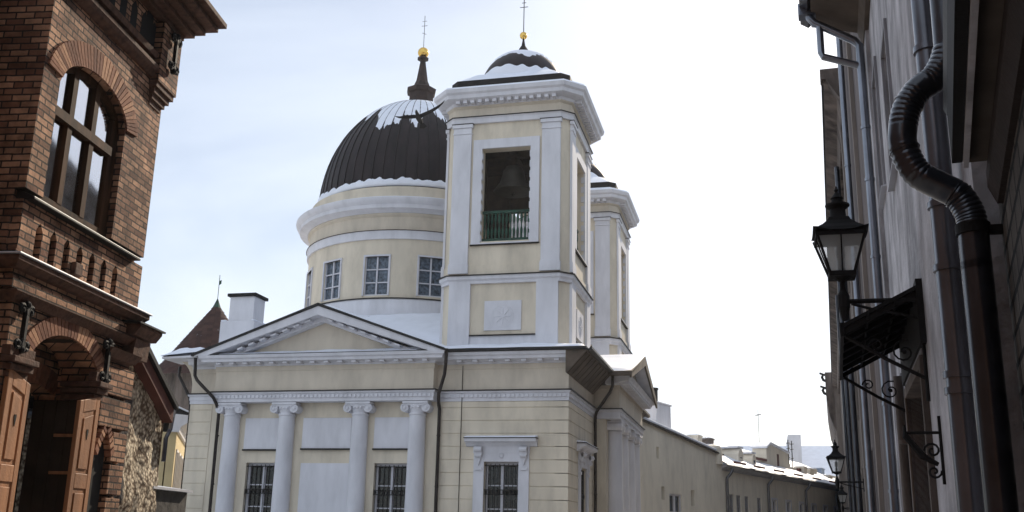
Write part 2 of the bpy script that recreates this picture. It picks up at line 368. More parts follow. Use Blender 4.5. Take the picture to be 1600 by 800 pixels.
# body -------------------------------------------------
winF = [(-18.0, -16.72, .95, 3.97), (-13.14, -11.9, .95, 3.97)]
winR = (-9.2, -8.0, .95, 4.03)
w = MB(FX); w.wall(XL, XR, 0, 6.1, winF+[winR], -.45, 0)
w.box(XL, XR-.45, -.45, 0, 6.1, 7.45)
w.f = SX; w.wall(34.0, 39.2, 0, 6.1, [(36.2, 37.5, .95, 4.03)], -.45, 0); w.box(39.2, 52.5, -.45, 0, 0, 6.1); w.box(34.0, 52.5, -.45, 0, 6.1, 7.45)
w.f = WORLD; w.box(XL, XL+.45, 34.45, 52.5, 0, 7.45); w.box(XL, XR, 52.05, 52.5, 0, 7.45)
build(w, 'wall', 'yellow_plaster', CH)
# banded plaster courses
r = MB(FX)
def band_rows(mb, u0, u1, holes, z0=.0, z1=6.05, pitch=.437, off=.18, d=.022):
    z = z0+off-pitch
    while z < z1:
        a, b = max(z, z0), min(z+pitch-.022, z1)
        if b > a: mb.wall(u0, u1, a, b, holes, 0, d)
        z += pitch
band_rows(r, -10.85, XR+.02, [(-9.55, -7.65, .6, 4.9)])
build(r, 'banded_plaster', 'yellow_plaster', CH, bevel=.008)
r = MB(FX); band_rows(r, XL, -19.55, []); build(r, 'banded_plaster', 'yellow_plaster', CH, bevel=.008)
r = MB(SX); band_rows(r, 34.0, 39.3, [(35.85, 37.85, .6, 4.9)])
build(r, 'banded_plaster', 'yellow_plaster', CH, bevel=.008)
# interiors behind windows
r = MB(FX)
for a in winF+[winR]: r.box(a[0]-.1, a[1]+.1, -1.6, -.46, .8, 4.2)
r.f = SX; r.box(36.1, 37.6, -1.6, -.46, .8, 4.2)
build(r, 'room_interior', 'interior', CH)

def grille_window(fr, u0, u1, z0, z1, name='window'):
    fm = MB(fr); c = (u0+u1)/2; d = -.26
    fm.box(u0, u0+.09, d, d+.08, z0, z1); fm.box(u1-.09, u1, d, d+.08, z0, z1); fm.box(u0+.09, u1-.09, d, d+.08, z1-.09, z1); fm.box(u0+.09, u1-.09, d, d+.08, z0, z0+.1)
    fm.box(c-.055, c+.055, d, d+.09, z0+.1, z1-.09)
    for k in range(1, 4):
        z = z1-(z1-z0)*k/4; fm.box(u0+.09, c-.055, d+.01, d+.05, z-.02, z+.02); fm.box(c+.055, u1-.09, d+.01, d+.05, z-.02, z+.02)
    f = build(fm, name, 'window_white', CH)
    p = MB(fr); p.box(u0+.05, u1-.05, d+.0, d+.012, z0+.05, z1-.05); build(p, 'pane', 'glass_dark', f)
    g = MB(fr); gd = -.06
    n = 8
    for k in range(n):
        u = u0+.06+(u1-u0-.12)*k/(n-1); g.tube([(u, gd, z0), (u, gd, z1-.06)], .014, 6)
    for z in (z1-.12, z1-.92, z1-1.06, z1-1.9, z1-2.04, z0+.1): g.box(u0, u1, gd-.016, gd+.016, z-.014, z+.014)
    for k in range(n): 
        u = u0+.06+(u1-u0-.12)*k/(n-1); g.box(u-.035, u+.035, gd-.02, gd+.03, z1-1.04, z1-.94)
    build(g, 'grille', 'iron', f)
    return f
for a in winF: grille_window(FX, *a)
grille_window(FX, *winR); grille_window(SX, 36.2, 37.5, .95, 4.03)

def ornate_surround(fr, u0, u1, z0, z1):
    s_ = MB(fr); w_ = .36
    s_.box(u0-w_, u0, 0, .07, z0-.2, z1+.28); s_.box(u1, u1+w_, 0, .07, z0-.2, z1+.28); s_.box(u0, u1, 0, .07, z1, z1+.28)
    s_.box(u0-w_-.02, u1+w_+.02, 0, .075, z1+.28, z1+.52)
    s_.run(u0-w_-.28, u1+w_+.28, [(0, z1+.50), (.10, z1+.52), (.16, z1+.6), (.34, z1+.66), (.36, z1+.76), (0, z1+.76)])
    for u in (u0-w_/2, u1+w_/2):        # scroll brackets under the hood
        s_.box(u-.13, u+.13, .07, .2, z1+.2, z1+.5)
        s_.tube([(u-.13, .2, z1+.40), (u+.13, .2, z1+.40)], .09, 12); s_.tube([(u-.11, .15, z1+.2), (u+.11, .15, z1+.2)], .07, 12)
        s_.prism([(u-.1, z1+.15), (u+.1, z1+.15), (u, z1-.12)], .07, .13)
        s_.box(u-.12, u+.12, .07, .11, z1-.28, z1-.18)
    for k in range(8):
        a = 2*pi*k/8; s_.tube([((u0+u1)/2, .08, z1+.2), ((u0+u1)/2+.09*cos(a), .085, z1+.2+.09*sin(a))], [.012, .028], 6)
    s_.box(u0-w_-.08, u1+w_+.08, 0, .18, z0-.34, z0-.2)
    o = build(s_, 'window_surround', 'white_plaster', CH, bevel=.008)
    h = MB(fr); h.box(u0-w_-.3, u1+w_+.3, .0, .38, z1+.762, z1+.785); build(h, 'hood_flashing', 'black_metal', o)
    h = MB(fr); h.run(u0-w_-.28, u1+w_+.28, [(0, z1+.787), (.36, z1+.787), (.33, z1+.83), (0, z1+.88)]); build(h, 'snow', 'snow', o, bevel=.02)
ornate_surround(FX, -9.2, -8.0, .95, 4.03); ornate_surround(SX, 36.2, 37.5, .95, 4.03)

# white blind panels of the portico
p = MB(FX)
for u0, u1, z0, z1 in [(-18.15, -16.8, 4.44, 5.54), (-15.9, -14.06, 4.47, 5.54), (-13.2, -11.87, 4.47, 5.54), (-15.88, -14.06, .9, 3.96)]:
    q = MB(FX); q.box(u0, u1, 0, .05, z0, z1); o = build(q, 'blind_panel', 'white_plaster', CH, bevel=.01)
    q = MB(FX); q.box(u0-.02, u1+.02, .0, .10, z0-.055, z0-.003); build(q, 'panel_sill', 'black_metal', o)
p = MB(FX); p.box(-19.2, -11.0, 0, .12, 0, .85); build(p, 'plinth', 'white_plaster', CH)

# columns ---------------------------------------------
def column(fr, u, d, top=6.05, rad=.315):
    c = MB(fr); c.lathe((u, d, 0), [(rad*1.3, 0), (rad*1.3, .85), (rad*1.22, .86), (rad*1.22, 1.0), (rad*1.06, 1.05), (rad*1.02, 1.2), (rad, 1.25), (rad*.99, 2.6), (rad*.9, 5.58), (rad*.98, 5.6), (rad*.98, 5.66), (rad*.88, 5.68), (rad*.88, 5.72)], n=28)
    o = build(c, 'column', 'white_plaster', CH, smooth=True)
    k = MB(fr); k.lathe((u, d, 5.70), [(rad*.9, 0), (rad*1.0, .1), (rad*1.12, .2), (rad*1.12, .24)], n=24)
    ww = rad*1.42
    for sx in (-1, 1):                 # volutes with a raised spiral
        cu = u+sx*ww*.86
        k.tube([(cu, d-.3, 5.83), (cu, d+.33, 5.83)], [.15, .15], 16); k.tube([(cu, d+.33, 5.83), (cu, d+.36, 5.83)], .055, 10)
        sp = [(cu+sx*(.14-.012*t)*cos(t*.75)*-1, d+.34, 5.83+(.14-.012*t)*sin(t*.75)) for t in range(0, 10)]
        k.tube(sp, .016, 5)
    k.box(u-ww*.9, u+ww*.9, d-.28, d+.32, 5.90, 5.975); k.box(u-ww*1.02, u+ww*1.02, d-.31, d+.36, 5.975, top)
    for t in (-.12, 0, .12): k.sphere((u+t, d+.31, 5.85), .05, 8)
    build(k, 'capital', 'white_plaster', o, smooth=True)
for u in (-18.64, -16.5, -13.71, -11.6): column(FX, u, .12)
for u in (40.35, 42.2, 44.3, 46.15): column(SX, u, .68)

# entablature -------------------------------------------
outl = [(XL, 52.5), (XL, 34), (-19.25, 34), (-19.25, 33.55), (-10.98, 33.55), (-10.98, 34), (XR, 34), (XR, 39.45), (-5.36, 39.45), (-5.36, 47.05), (XR, 47.05), (XR, 52.5)]
e = MB(); e.rail(outl, [(-.4, 6.07), (.03, 6.07), (.03, 6.2), (.05, 6.2), (.05, 6.33), (.10, 6.36), (.10, 6.415), (-.4, 6.415)], closed=False)
build(e, 'architrave', 'white_plaster', CH)
e = MB(); e.rail(outl, [(-.3, 6.42), (.14, 6.42), (.14, 6.455), (-.3, 6.455)], closed=False); build(e, 'string_flashing', 'black_metal', CH)
e = MB(); e.rail(outl, [(-.4, 6.457), (.012, 6.457), (.012, 7.16), (.04, 7.2), (.04, 7.35), (-.4, 7.35)], closed=False)
build(e, 'frieze', 'frieze_plaster', CH)
# small dentils under the architrave flashing
e = MB(FX)
def dentil_row(mb, u0, u1, d0, d1, z0, z1, step, wid):
    n = int((u1-u0)/step)
    for k in range(n):
        u = u0+(k+.5)*(u1-u0)/n; mb.box(u-wid/2, u+wid/2, d0, d1, z0, z1)
dentil_row(e, -19.2, -11.0, .503, .54, 6.2, 6.31, .16, .08); dentil_row(e, -10.9, -6.36, .053, .09, 6.2, 6.31, .16, .08)
e.f = SX; dentil_row(e, 34.05, 39.4, .053, .09, 6.2, 6.31, .16, .08); dentil_row(e, 39.5, 47, 1.033, 1.07, 6.2, 6.31, .16, .08)
build(e, 'dentil_band', 'white_plaster', CH)

# front cornice with modillions
CP = [(-.3, 7.352), (.06, 7.352), (.08, 7.42), (.20, 7.46), (.42, 7.47), (.44, 7.56), (.50, 7.60), (.53, 7.70), (-.3, 7.70)]
e = MB(); e.rail([(XL-.02, 34), (-19.25, 34), (-19.25, 33.55), (-10.98, 33.55), (-10.98, 34), (XR, 34)], CP, closed=False)
e.f = FX; dentil_row(e, -19.3, -10.95, .5, .80, 7.39, 7.462, .52, .17); dentil_row(e, -10.4, -6.4, .06, .36, 7.39, 7.462, .52, .17)
build(e, 'cornice', 'white_plaster', CH, bevel=.006)
# curved cove under the left eave
e = MB(); n = 8
pr = [(XL-.02+.0-(1-cos(pi/2*k/n))*.75, 6.6+sin(pi/2*k/n)*1.1) for k in range(n+1)]
e.add([(x, y, z) for y in (34.02, 52) for x, z in pr]+[(XL+.1, y, z) for y in (34.02, 52) for z in (6.6, 7.7)],
      [(k, k+1, n+2+k, n+1+k) for k in range(n)]+[tuple(range(n+1))+(2*n+3, 2*n+2), tuple(range(2*n+1, n, -1))+(2*n+4, 2*n+5)])
build(e, 'eave_cove', 'yellow_plaster', CH)

# front pediment: slabs along the rake
def pediment(fr, u0, u1, zb, za, d0, d1, over, root_label=None, depth_back=-2.0):
    """raking cornice and tympanum over the span u0..u1, apex za"""
    c = (u0+u1)/2; sl = (za-zb)/(c-u0)
    ty = MB(fr); ty.prism([(u0+.6, zb), (u1-.6, zb), (c, za-.45)], d0-.3, d0); tym = build(ty, 'tympanum', 'frieze_plaster', CH)
    rk = MB(fr)
    th = .34
    for s_, a in ((1, u0), (-1, u1)):
        rk.prism([(a, zb), (a+s_*.02, zb+.02), (c, za), (c, za-th), (a+s_*(th/sl*.55), zb)], d0, d1)
        rk.prism([(a+s_*.9, zb+.9*sl-th+.02), (c, za-th+.02), (c, za-th-.16), (a+s_*1.35, zb+.9*sl-th+.02)], d0, d0+(d1-d0)*.45)
        n = 7
        for k in range(1, n+1):
            u = a+s_*(1.3+(c-a if s_ > 0 else a-c)*0+(abs(c-a)-1.6)*k/(n+.3)); z = zb+abs(u-a)*sl-th
            rk.prism([(u-.1, z-.1*s_*sl-.07), (u+.1, z+.1*s_*sl-.07), (u+.1, z+.1*s_*sl), (u-.1, z-.1*s_*sl)], d0+(d1-d0)*.45+.002, d1-.1)
    o = build(rk, 'raking_cornice', 'white_plaster', CH, bevel=.008)
    fl = MB(fr)
    for s_, a in ((1, u0), (-1, u1)):
        fl.prism([(a-s_*.1, zb-.02), (a-s_*.1, zb+.05), (c, za+.09), (c, za+.003)], d1-.25, d1+.05)
    build(fl, 'edge_flashing', 'black_metal', o)
    return sl
pediment(FX, -19.95, -10.5, 7.70, 9.42, .22, .95, .4)
lf = MB(FX); lf.box(-19.3, -11.1, .3, .97, 7.703, 7.73); build(lf, 'cornice_flashing', 'black_metal', CH)
lf = MB(FX); lf.run(-19.0, -11.5, [(.3, 7.732), (.92, 7.732), (.8, 7.78), (.3, 7.86)]); build(lf, 'ledge_snow', 'snow', CH)

# main roof, snow covered ---------------------------------
def hip(mb, rects):
    P = []
    for x0, x1, y0, y1, z in rects: P += [(x0, y0, z), (x1, y0, z), (x1, y1, z), (x0, y1, z)]
    F = [(4*i+k, 4*i+(k+1) % 4, 4*i+4+(k+1) % 4, 4*i+4+k) for i in range(len(rects)-1) for k in range(4)]
    n = len(rects)-1; F.append((4*n, 4*n+1, 4*n+2, 4*n+3)); F.append((3, 2, 1, 0)); mb.add(P, F)
rf = MB(); hip(rf, [(-21.25, -5.62, 33.4, 53.1, 7.72), (-21.25, -5.62, 33.4, 53.1, 7.80), (-19.6, -7.3, 35.0, 51.5, 8.2), (-17.9, -10.6, 38.4, 48.1, 10.15)])
roof = build(rf, 'roof', 'black_metal', CH)
def snow_sheet(name, parent, x0, x1, y0, y1, h, nx=60, ny=60, th=.07, amp=.05, edge=.06):
    """lumpy blanket of snow lying on height field h(x, y)"""
    P, F = [], []
    for j in range(ny+1):
        for i in range(nx+1):
            x = x0+(x1-x0)*i/nx; y = y0+(y1-y0)*j/ny
            k = min(1, min(i, nx-i, j, ny-j)/1.0)
            t = th*k+amp*(noise.noise(Vector((x*.7, y*.7, 3)))+.5*noise.noise(Vector((x*2.3, y*2.3, 5))))*k
            if i in (0, nx) or j in (0, ny):
                wv = edge*noise.noise(Vector((x*1.3, y*1.3, 9)))
                if i == 0: x += wv
                if i == nx: x += wv
                if j == 0: y += wv
                if j == ny: y += wv
            P.append((x, y, h(min(max(x, x0), x1), min(max(y, y0), y1))+max(.01, t)))
    for j in range(ny):
        for i in range(nx): a = j*(nx+1)+i; F.append((a, a+1, a+nx+2, a+nx+1))
    m = MB(); m.add(P, F); return build(m, name, 'snow', parent, smooth=True, autosmooth=80)
def roof_h(x, y):
    d = min(x+21.25, -5.62-x, y-33.4, 53.1-y)
    if d < 1.65: return 7.80+d/1.65*.4
    e_ = min((x+19.6)/1.7, (-7.3-x)/3.3, (y-35.0)/3.4, (51.5-y)/3.4)
    return 8.2+min(max(e_, 0), 1)*1.95
snow_sheet('snow', roof, -21.2, -5.66, 33.43, 53.05, roof_h, 110, 130, th=.06)
# gable roofs over the two pediments
gr = MB()
def gable_roof(mb, fr, u0, u1, zb, za, d0, d1, t=.05):
    c = (u0+u1)/2
    mb.f = fr; mb.prism([(u0, zb), (c, za), (u1, zb), (u1, zb-t), (c, za-t*2), (u0, zb-t)], d0, d1)
gable_roof(gr, FX, -20.0, -10.46, 7.79, 9.50, -4.6, .98); build(gr, 'gable_roof', 'black_metal', CH)
gs = MB(FX)
def gable_snow(mb, fr, u0, u1, zb, za, d0, d1, t=.08, nu=40, nd=14):
    mb.f = fr; c = (u0+u1)/2; P, F = [], []
    for j in range(nd+1):
        for i in range(nu+1):
            u = u0+(u1-u0)*i/nu; d = d0+(d1-d0)*j/nd; z = za-(za-zb)*abs(u-c)/(c-u0)
            k = 0 if (j in (0, nd) or i in (0, nu)) else 1
            P.append((u, d, z+.004+k*(t+.04*noise.noise(Vector((u, d, 2)))+.02*noise.noise(Vector((u*4, d*4, 1))))))
    for j in range(nd):
        for i in range(nu): a = j*(nu+1)+i; F.append((a, a+1, a+nu+2, a+nu+1))
    mb.add(P, F)
gable_snow(gs, FX, -19.8, -10.6, 7.86, 9.52, -4.6, .55); build(gs, 'gable_snow', 'snow', CH, smooth=True)

# street side: brown boarded eave, pediment, gutters ----------
e = MB(SX); e.run(33.48, 39.0, [(0, 6.95), (.05, 6.95), (.70, 7.66), (.74, 7.66), (.74, 7.715), (0, 7.715)])
build(e, 'eave_soffit', 'soffit_brown', CH); e = MB(SX); e.run(47.5, 53, [(0, 6.95), (.05, 6.95), (.70, 7.66), (.74, 7.66), (.74, 7.715), (0, 7.715)])
o = build(e, 'eave_soffit', 'soffit_brown', CH)
for k in range(9):
    e = MB(SX); u = 33.6+k*.62; e.tube([(u, .06, 6.97), (u, .70, 7.65)], .018, 5); build(e, 'soffit_batten', 'dark_wood', o)
e = MB(SX); e.run(33.42, 39.0, [(.70, 7.70), (.80, 7.66), (.90, 7.72), (.90, 7.80), (.86, 7.80), (.80, 7.72), (.70, 7.76)])
build(e, 'gutter', 'black_metal', CH)
sc = (38.65+47.85)/2
e = MB(SX); e.rail([(0, 0)]*0 or [(39.2, 0.98), (47.3, .98)], [(0, 0)]*0 or [(-.5, 7.352), (-.03, 7.352), (-.06, 7.352), (-.2, 7.46), (-.45, 7.5), (-.5, 7.68)], closed=False) if False else None
e = MB(SX); e.run(39.0, 47.5, [(.5, 7.352), (1.03, 7.352), (1.08, 7.42), (1.2, 7.46), (1.40, 7.48), (1.42, 7.56), (1.5, 7.68), (.5, 7.68)])
dentil_row(e, 39.2, 47.3, 1.1, 1.38, 7.37, 7.458, .42, .22)
build(e, 'cornice', 'white_plaster', CH, bevel=.006)
e = MB(SX); e.prism([(39.3, 7.7), (47.2, 7.7), (sc, 8.85)], .5, 1.0); build(e, 'tympanum', 'frieze_plaster', CH)
e = MB(SX)
for s_, a in ((1, 38.6), (-1, 47.9)):
    e.prism([(a, 7.62), (a, 7.74), (sc, 9.08), (sc, 8.86)], 1.0, 1.52)
o = build(e, 'raking_cornice', 'white_plaster', CH)
e = MB(SX)
for s_, a in ((1, 38.5), (-1, 48.0)):
    e.prism([(a, 7.66), (a, 7.76), (sc, 9.12), (sc, 9.084)], .3, 1.6)
    e.prism([(a-s_*.02, 7.50), (a-s_*.02, 7.70), (sc, 9.06), (sc, 8.72)], 1.521, 1.6)
build(e, 'verge_board', 'soffit_brown', CH)
e = MB(SX); gable_snow(e, SX, 38.55, 47.95, 7.76, 9.13, -2.5, 1.58, t=.07); build(e, 'gable_snow', 'snow', CH, smooth=True)
e = MB(SX); gable_roof(e, SX, 38.52, 47.98, 7.74, 9.11, -2.5, 1.56, t=.03)
e.box(38.42, 38.55, .72, 1.58, 7.58, 7.72)
build(e, 'gable_roof', 'soffit_brown', CH)
e = MB(SX); e.box(39.45, 47.05, .0, .45, 0, 6.06); 
build(e, 'porch_wall', 'yellow_plaster', CH)
e = MB(SX)
for u in (41.25, 43.25, 45.25):
    e.box(u-.5, u+.5, .45, .5, 1.0, 4.2)
build(e, 'porch_window', 'glass_dark', CH)

# downpipes of the church
def downpipe(fr, pts, r, m='pipe_black', parent=None, straps=(), n=12, name='downpipe'):
    t = MB(fr); t.tube(pts, r, n)
    for (u, d, z) in straps: t.tube([(u, d, z-.02), (u, d, z+.02)], r*1.18, n)
    return build(t, name, m, parent, smooth=True)
downpipe(FX, [(-20.0, .7, 7.66), (-19.98, .62, 7.2), (-19.93, .5, 6.98), (-19.05, .56, 6.2), (-18.98, .52, 6.0), (-18.98, .52, 0)] and
         [(-20.0, .75, 7.72), (-19.98, .7, 7.02), (-19.9, .65, 6.85), (-19.2, .62, 6.22), (-19.12, .5, 6.0), (-19.12, .28, 5.7), (-19.12, .24, 0)], .06, parent=CH, straps=[(-19.12, .24, z) for z in (1.5, 3.2, 4.9)])
downpipe(FX, [(-10.42, .85, 7.78), (-10.44, .8, 7.35), (-10.5, .72, 6.9), (-10.78, .4, 6.3), (-10.82, .25, 6.0), (-10.82, .12, 5.8), (-10.82, .12, 0)], .06, parent=CH, straps=[(-10.82, .12, z) for z in (1.5, 3.2, 4.9)])
downpipe(SX, [(38.9, .82, 7.70), (38.9, .80, 7.25), (38.9, .7, 7.0), (39.0, .18, 6.3), (39.0, .12, 6.1), (39.0, .12, 0)], .06, parent=CH, straps=[(39.0, .12, z) for z in (1.5, 3.2, 4.9)])
downpipe(WORLD, [(-21.3, 34.4, 7.55), (-21.3, 34.4, 7.2), (-20.7, 34.3, 6.35), (-20.62, 34.3, 6.0), (-20.62, 34.3, 0)], .06, parent=CH)
g_ = MB(); g_.tube([(-21.28, 33.5, 7.74), (-21.28, 53, 7.74)], .08, 8); build(g_, 'gutter', 'black_metal', CH)
# thin cable down the right bay
c_ = MB(FX); c_.tube([(-10.05, .05, 7.3), (-10.05, .04, 0)], .012, 5); build(c_, 'cable', 'iron', CH)
# heavy snow lump on the left eave corner
lump = MB(); N1, N2 = 16, 10; P = []; F = []
for j in range(N2+1):
    for i in range(N1+1):
        x = -21.35+1.75*i/N1; y = 33.1+1.6*j/N2
        kx = sin(pi*min(1, max(0, i/N1))); ky = sin(pi*j/N2)
        P.append((x, y, 7.74+.30*(kx*ky)**.5*(1+.5*noise.noise(Vector((x*3, y*3, 0))))+.08*(x+21.35)))
for j in range(N2):
    for i in range(N1): a = j*(N1+1)+i; F.append((a, a+1, a+N1+2, a+N1+1))
F.append(tuple(range(N1+1))[::-1]); lump.add(P, F); build(lump, 'eave_snow', 'snow', CH, smooth=True)
g2 = MB(); g2.hprism([(-21.4, 33.3), (-19.9, 33.1), (-19.9, 34.2), (-21.4, 34.6)], 7.66, 7.735); build(g2, 'eave_board', 'white_plaster', CH)

# chimney
c = MB(); c.box(-20.72, -19.25, 36.0, 37.2, 7.8, 9.60); ch = build(c, 'chimney', 'white_plaster', CH, bevel=.02)
c = MB(); c.box(-20.47, -19.40, 36.15, 37.05, 9.602, 10.62); build(c, 'chimney_shaft', 'white_plaster', ch, bevel=.02)
c = MB(); c.box(-20.55, -19.32, 36.05, 37.15, 10.622, 10.74); c.box(-20.5, -19.37, 36.1, 37.1, 9.606, 9.63) if False else None; build(c, 'chimney_cap', 'iron', ch)
c = MB(); c.run(0, 1, [(0, 0)]) if False else None
c.f = WORLD; c.box(-20.72, -20.48, 36.0, 37.2, 9.602, 9.66); c.box(-19.395, -19.25, 36.0, 37.2, 9.602, 9.66); build(c, 'chimney_snow', 'snow', ch, bevel=.03)

# ------------------------------------------------------------------ drum and dome
DC = (-15.35, 43.25, 0)
def dr(name, prof, m, parent, n=72, smooth=True):
    b = MB(); b.lathe(DC, prof, n); return build(b, name, m, parent, smooth=smooth)
# drum wall with real window openings: built as angular segments
ND = 13; A_OFF = 151.3; SP = 27.69
def dang(deg): return radians(90-deg)      # bearing from +Y clockwise to maths angle
drum_m = MB()
def seg(mb, a0, a1, r0_, r1_, z0, z1, n):
    P = []; 
    for k in range(n+1):
        a = dang(a0+(a1-a0)*k/n)
        for r_, z in ((r0_, z0), (r1_, z0), (r1_, z1), (r0_, z1)): P.append((DC[0]+r_*cos(a), DC[1]+r_*sin(a), z))
    F = [(4*k+q, 4*k+(q+1) % 4, 4*k+4+(q+1) % 4, 4*k+4+q) for k in range(n) for q in range(4)]+[(0, 1, 2, 3), (4*n+3, 4*n+2, 4*n+1, 4*n)]
    mb.add(P, F)
HW = 6.2; RW = 4.72
for k in range(ND):
    c_ = A_OFF+SP*k
    seg(drum_m, c_+HW, c_+SP-HW, RW-.35, RW, 11.05, 12.72, 4)
drum_m.lathe(DC, [(RW-.3, 9.7), (RW, 9.7), (RW, 11.05), (RW-.3, 11.05)], 78)
drum_m.lathe(DC, [(RW-.3, 12.72), (RW, 12.72), (RW, 13.5), (RW-.3, 13.5)], 78)
drum = build(drum_m, 'drum', 'yellow_plaster', CH, smooth=True, autosmooth=30)
dr('belt_course', [(RW-.1, 10.2), (RW+.10, 10.2), (RW+.12, 10.35), (RW+.12, 10.84), (RW+.07, 10.9), (RW-.1, 10.9)], 'white_plaster', drum)
dr('belt_flashing', [(RW-.1, 10.902), (RW+.15, 10.902), (RW+.14, 10.935), (RW-.1, 10.96)], 'black_metal', drum)
dr('base_flashing', [(RW+.0, 9.9), (RW+.28, 9.9), (RW+.24, 10.14), (RW+.05, 10.19), (RW-.1, 10.19)], 'cap_metal', drum)
dr('white_band', [(RW-.1, 13.45), (RW+.09, 13.45), (RW+.09, 13.75), (RW+.12, 13.8), (RW-.1, 13.8)], 'white_plaster', drum)
dr('band_flashing', [(RW-.1, 13.803), (RW+.15, 13.803), (RW+.14, 13.83), (RW-.1, 13.85)], 'cap_metal', drum)
dr('frieze', [(RW-.1, 13.83), (RW+.02, 13.84), (RW+.02, 14.42), (RW+.12, 14.5), (RW+.12, 14.56), (RW-.1, 14.56)], 'frieze_plaster', drum)
dr('cornice', [(RW-.1, 14.565), (RW+.16, 14.565), (RW+.22, 14.62), (RW+.5, 14.68), (RW+.5, 14.84), (RW+.62, 14.92), (RW+.68, 15.04), (RW+.68, 15.10), (RW-.1, 15.10)], 'white_plaster', drum)
dr('cornice_snow', [(RW-.05, 15.103), (RW+.66, 15.103), (RW+.55, 15.16), (RW+.1, 15.24), (RW-.05, 15.24)], 'snow', drum)
dr('attic', [(RW-.3, 15.2), (RW+.0, 15.2), (RW+.0, 15.62), (RW+.04, 15.68), (RW+.04, 15.76), (RW-.3, 15.76)], 'yellow_plaster', drum)
for k in range(ND):
    c_ = A_OFF+SP*k; a = dang(c_); nn = (cos(a), sin(a)); uu_ = (-sin(a), cos(a))
    fr = Frame((DC[0]+nn[0]*RW, DC[1]+nn[1]*RW), uu_, nn); hw = RW*sin(radians(HW))+.01
    b = MB(fr); zc0, zc1 = 11.05, 12.72
    b.box(-hw-.07, -hw+.0, -.12, .02, zc0, zc1+.07); b.box(hw-.0, hw+.07, -.12, .02, zc0, zc1+.07); b.box(-hw, hw, -.12, .02, zc1, zc1+.07)
    b.box(-.03, .03, -.14, -.07, zc0, zc1)
    for z in (zc0+.56, zc0+1.12): b.box(-hw, -.045, -.13, -.06, z-.022, z+.022); b.box(.045, hw, -.13, -.06, z-.022, z+.022)
    b.box(-hw, -hw+.04, -.14, -.07, zc0, zc1); b.box(hw-.04, hw, -.14, -.07, zc0, zc1); b.box(-hw, hw, -.14, -.05, zc0, zc0+.06)
    b.m = 1; b.box(-hw, hw, -.16, -.145, zc0, zc1)
    build(b, 'drum_window', ['window_white', 'glass_blue'], drum)

DR, DH, DZ = 4.45, 5.55, 15.9
dprof = [(DR+.12, 15.74), (DR+.12, 15.86)]+[(DR*cos(pi/2*k/24), DZ+DH*sin(pi/2*k/24)) for k in range(23)]
dome = dr('dome', dprof, 'dome_metal', CH, n=96)
rb = MB()
for k in range(56):
    a = 2*pi*k/56
    pts = [(DC[0]+(DR*cos(pi/2*t/18)+.01)*cos(a), DC[1]+(DR*cos(pi/2*t/18)+.01)*sin(a), DZ+DH*sin(pi/2*t/18)+.01) for t in range(17)]
    rb.tube(pts, .028, 4)
build(rb, 'standing_seam', 'dome_metal', dome)
# snow shells: irregular patches between an upper and a lower edge
def shell(name, parent, C_, R_, H_, Z_, lo, hi, n=240, m=10, t=.06, a0=0, a1=2*pi):
    P, F = [], []
    for i in range(n+1):
        a = a0+(a1-a0)*i/n; l_, h_ = lo(a), hi(a)
        for j in range(m+1):
            ph = l_+(h_-l_)*j/m; q = 0 if j in (0, m) else t
            P.append((C_[0]+(R_+q-.005)*cos(ph)*cos(a), C_[1]+(R_+q-.005)*cos(ph)*sin(a), Z_+(H_+q-.005)*sin(ph)))
    for i in range(n):
        for j in range(m): a = i*(m+1)+j; F.append((a, a+m+1, a+m+2, a+1))
    b = MB(); b.add(P, F); return build(b, name, 'snow', parent, smooth=True, autosmooth=80)
def nz1(a, f, s): return noise.noise(Vector((cos(a)*f, sin(a)*f, s)))
SR = random.Random(11); SEAM = [SR.uniform(-.07, .07)+(SR.uniform(.04, .14) if SR.random() < .3 else 0) for _ in range(57)]
def snow_lo(a):
    q = (a/(2*pi)*56) % 56; i = int(q); f = q-i
    st = SEAM[i] if f < .75 else SEAM[i]+(SEAM[(i+1) % 56]-SEAM[i])*(f-.75)*4
    base = .86-.22*cos(a+pi/3.4)+.12*nz1(a, 1.6, 4)+.20*nz1(a, 4, 1)+.05*nz1(a, 30, 2)
    return min(1.42, max(.5, base+st*1.3))
shell('snow', dome, (DC[0], DC[1]), DR, DH, DZ, snow_lo, lambda a: 1.48, n=448, t=.035)
shell('snow_rim', dome, (DC[0], DC[1]), DR, DH, DZ, lambda a: -.01, lambda a: .062+.03*nz1(a, 3, 7)+.022*nz1(a, 18, 8), n=400, m=5, t=.09)
# lantern
ln = MB(); ln.lathe(DC, [(.70, 21.25), (.66, 21.5), (.62, 21.5), (.60, 22.05), (.70, 22.1), (.74, 22.3), (.64, 22.36), (.42, 22.45), (.36, 22.62), (.30, 22.75), (.13, 23.85), (.13, 23.9), (.28, 23.93), (.28, 24.0), (.14, 24.04), (.08, 24.1)], n=8)
lan = build(ln, 'lantern', 'cap_metal', dome)
ln = MB(); ln.sphere((DC[0], DC[1], 24.3), .27, 20); build(ln, 'gilded_ball', 'gold', dome, smooth=True)
ln = MB(); x, y = DC[0], DC[1]
ln.tube([(x, y, 24.5), (x, y, 26.3)], .014, 6); ln.tube([(x-.15, y, 25.75), (x+.15, y, 25.75)], .012, 6); ln.tube([(x-.12, y, 26.0), (x+.12, y, 26.0)], .010, 6); ln.tube([(x-.11, y, 25.38), (x+.11, y, 25.28)], .010, 6)
build(ln, 'cross', 'iron', dome)

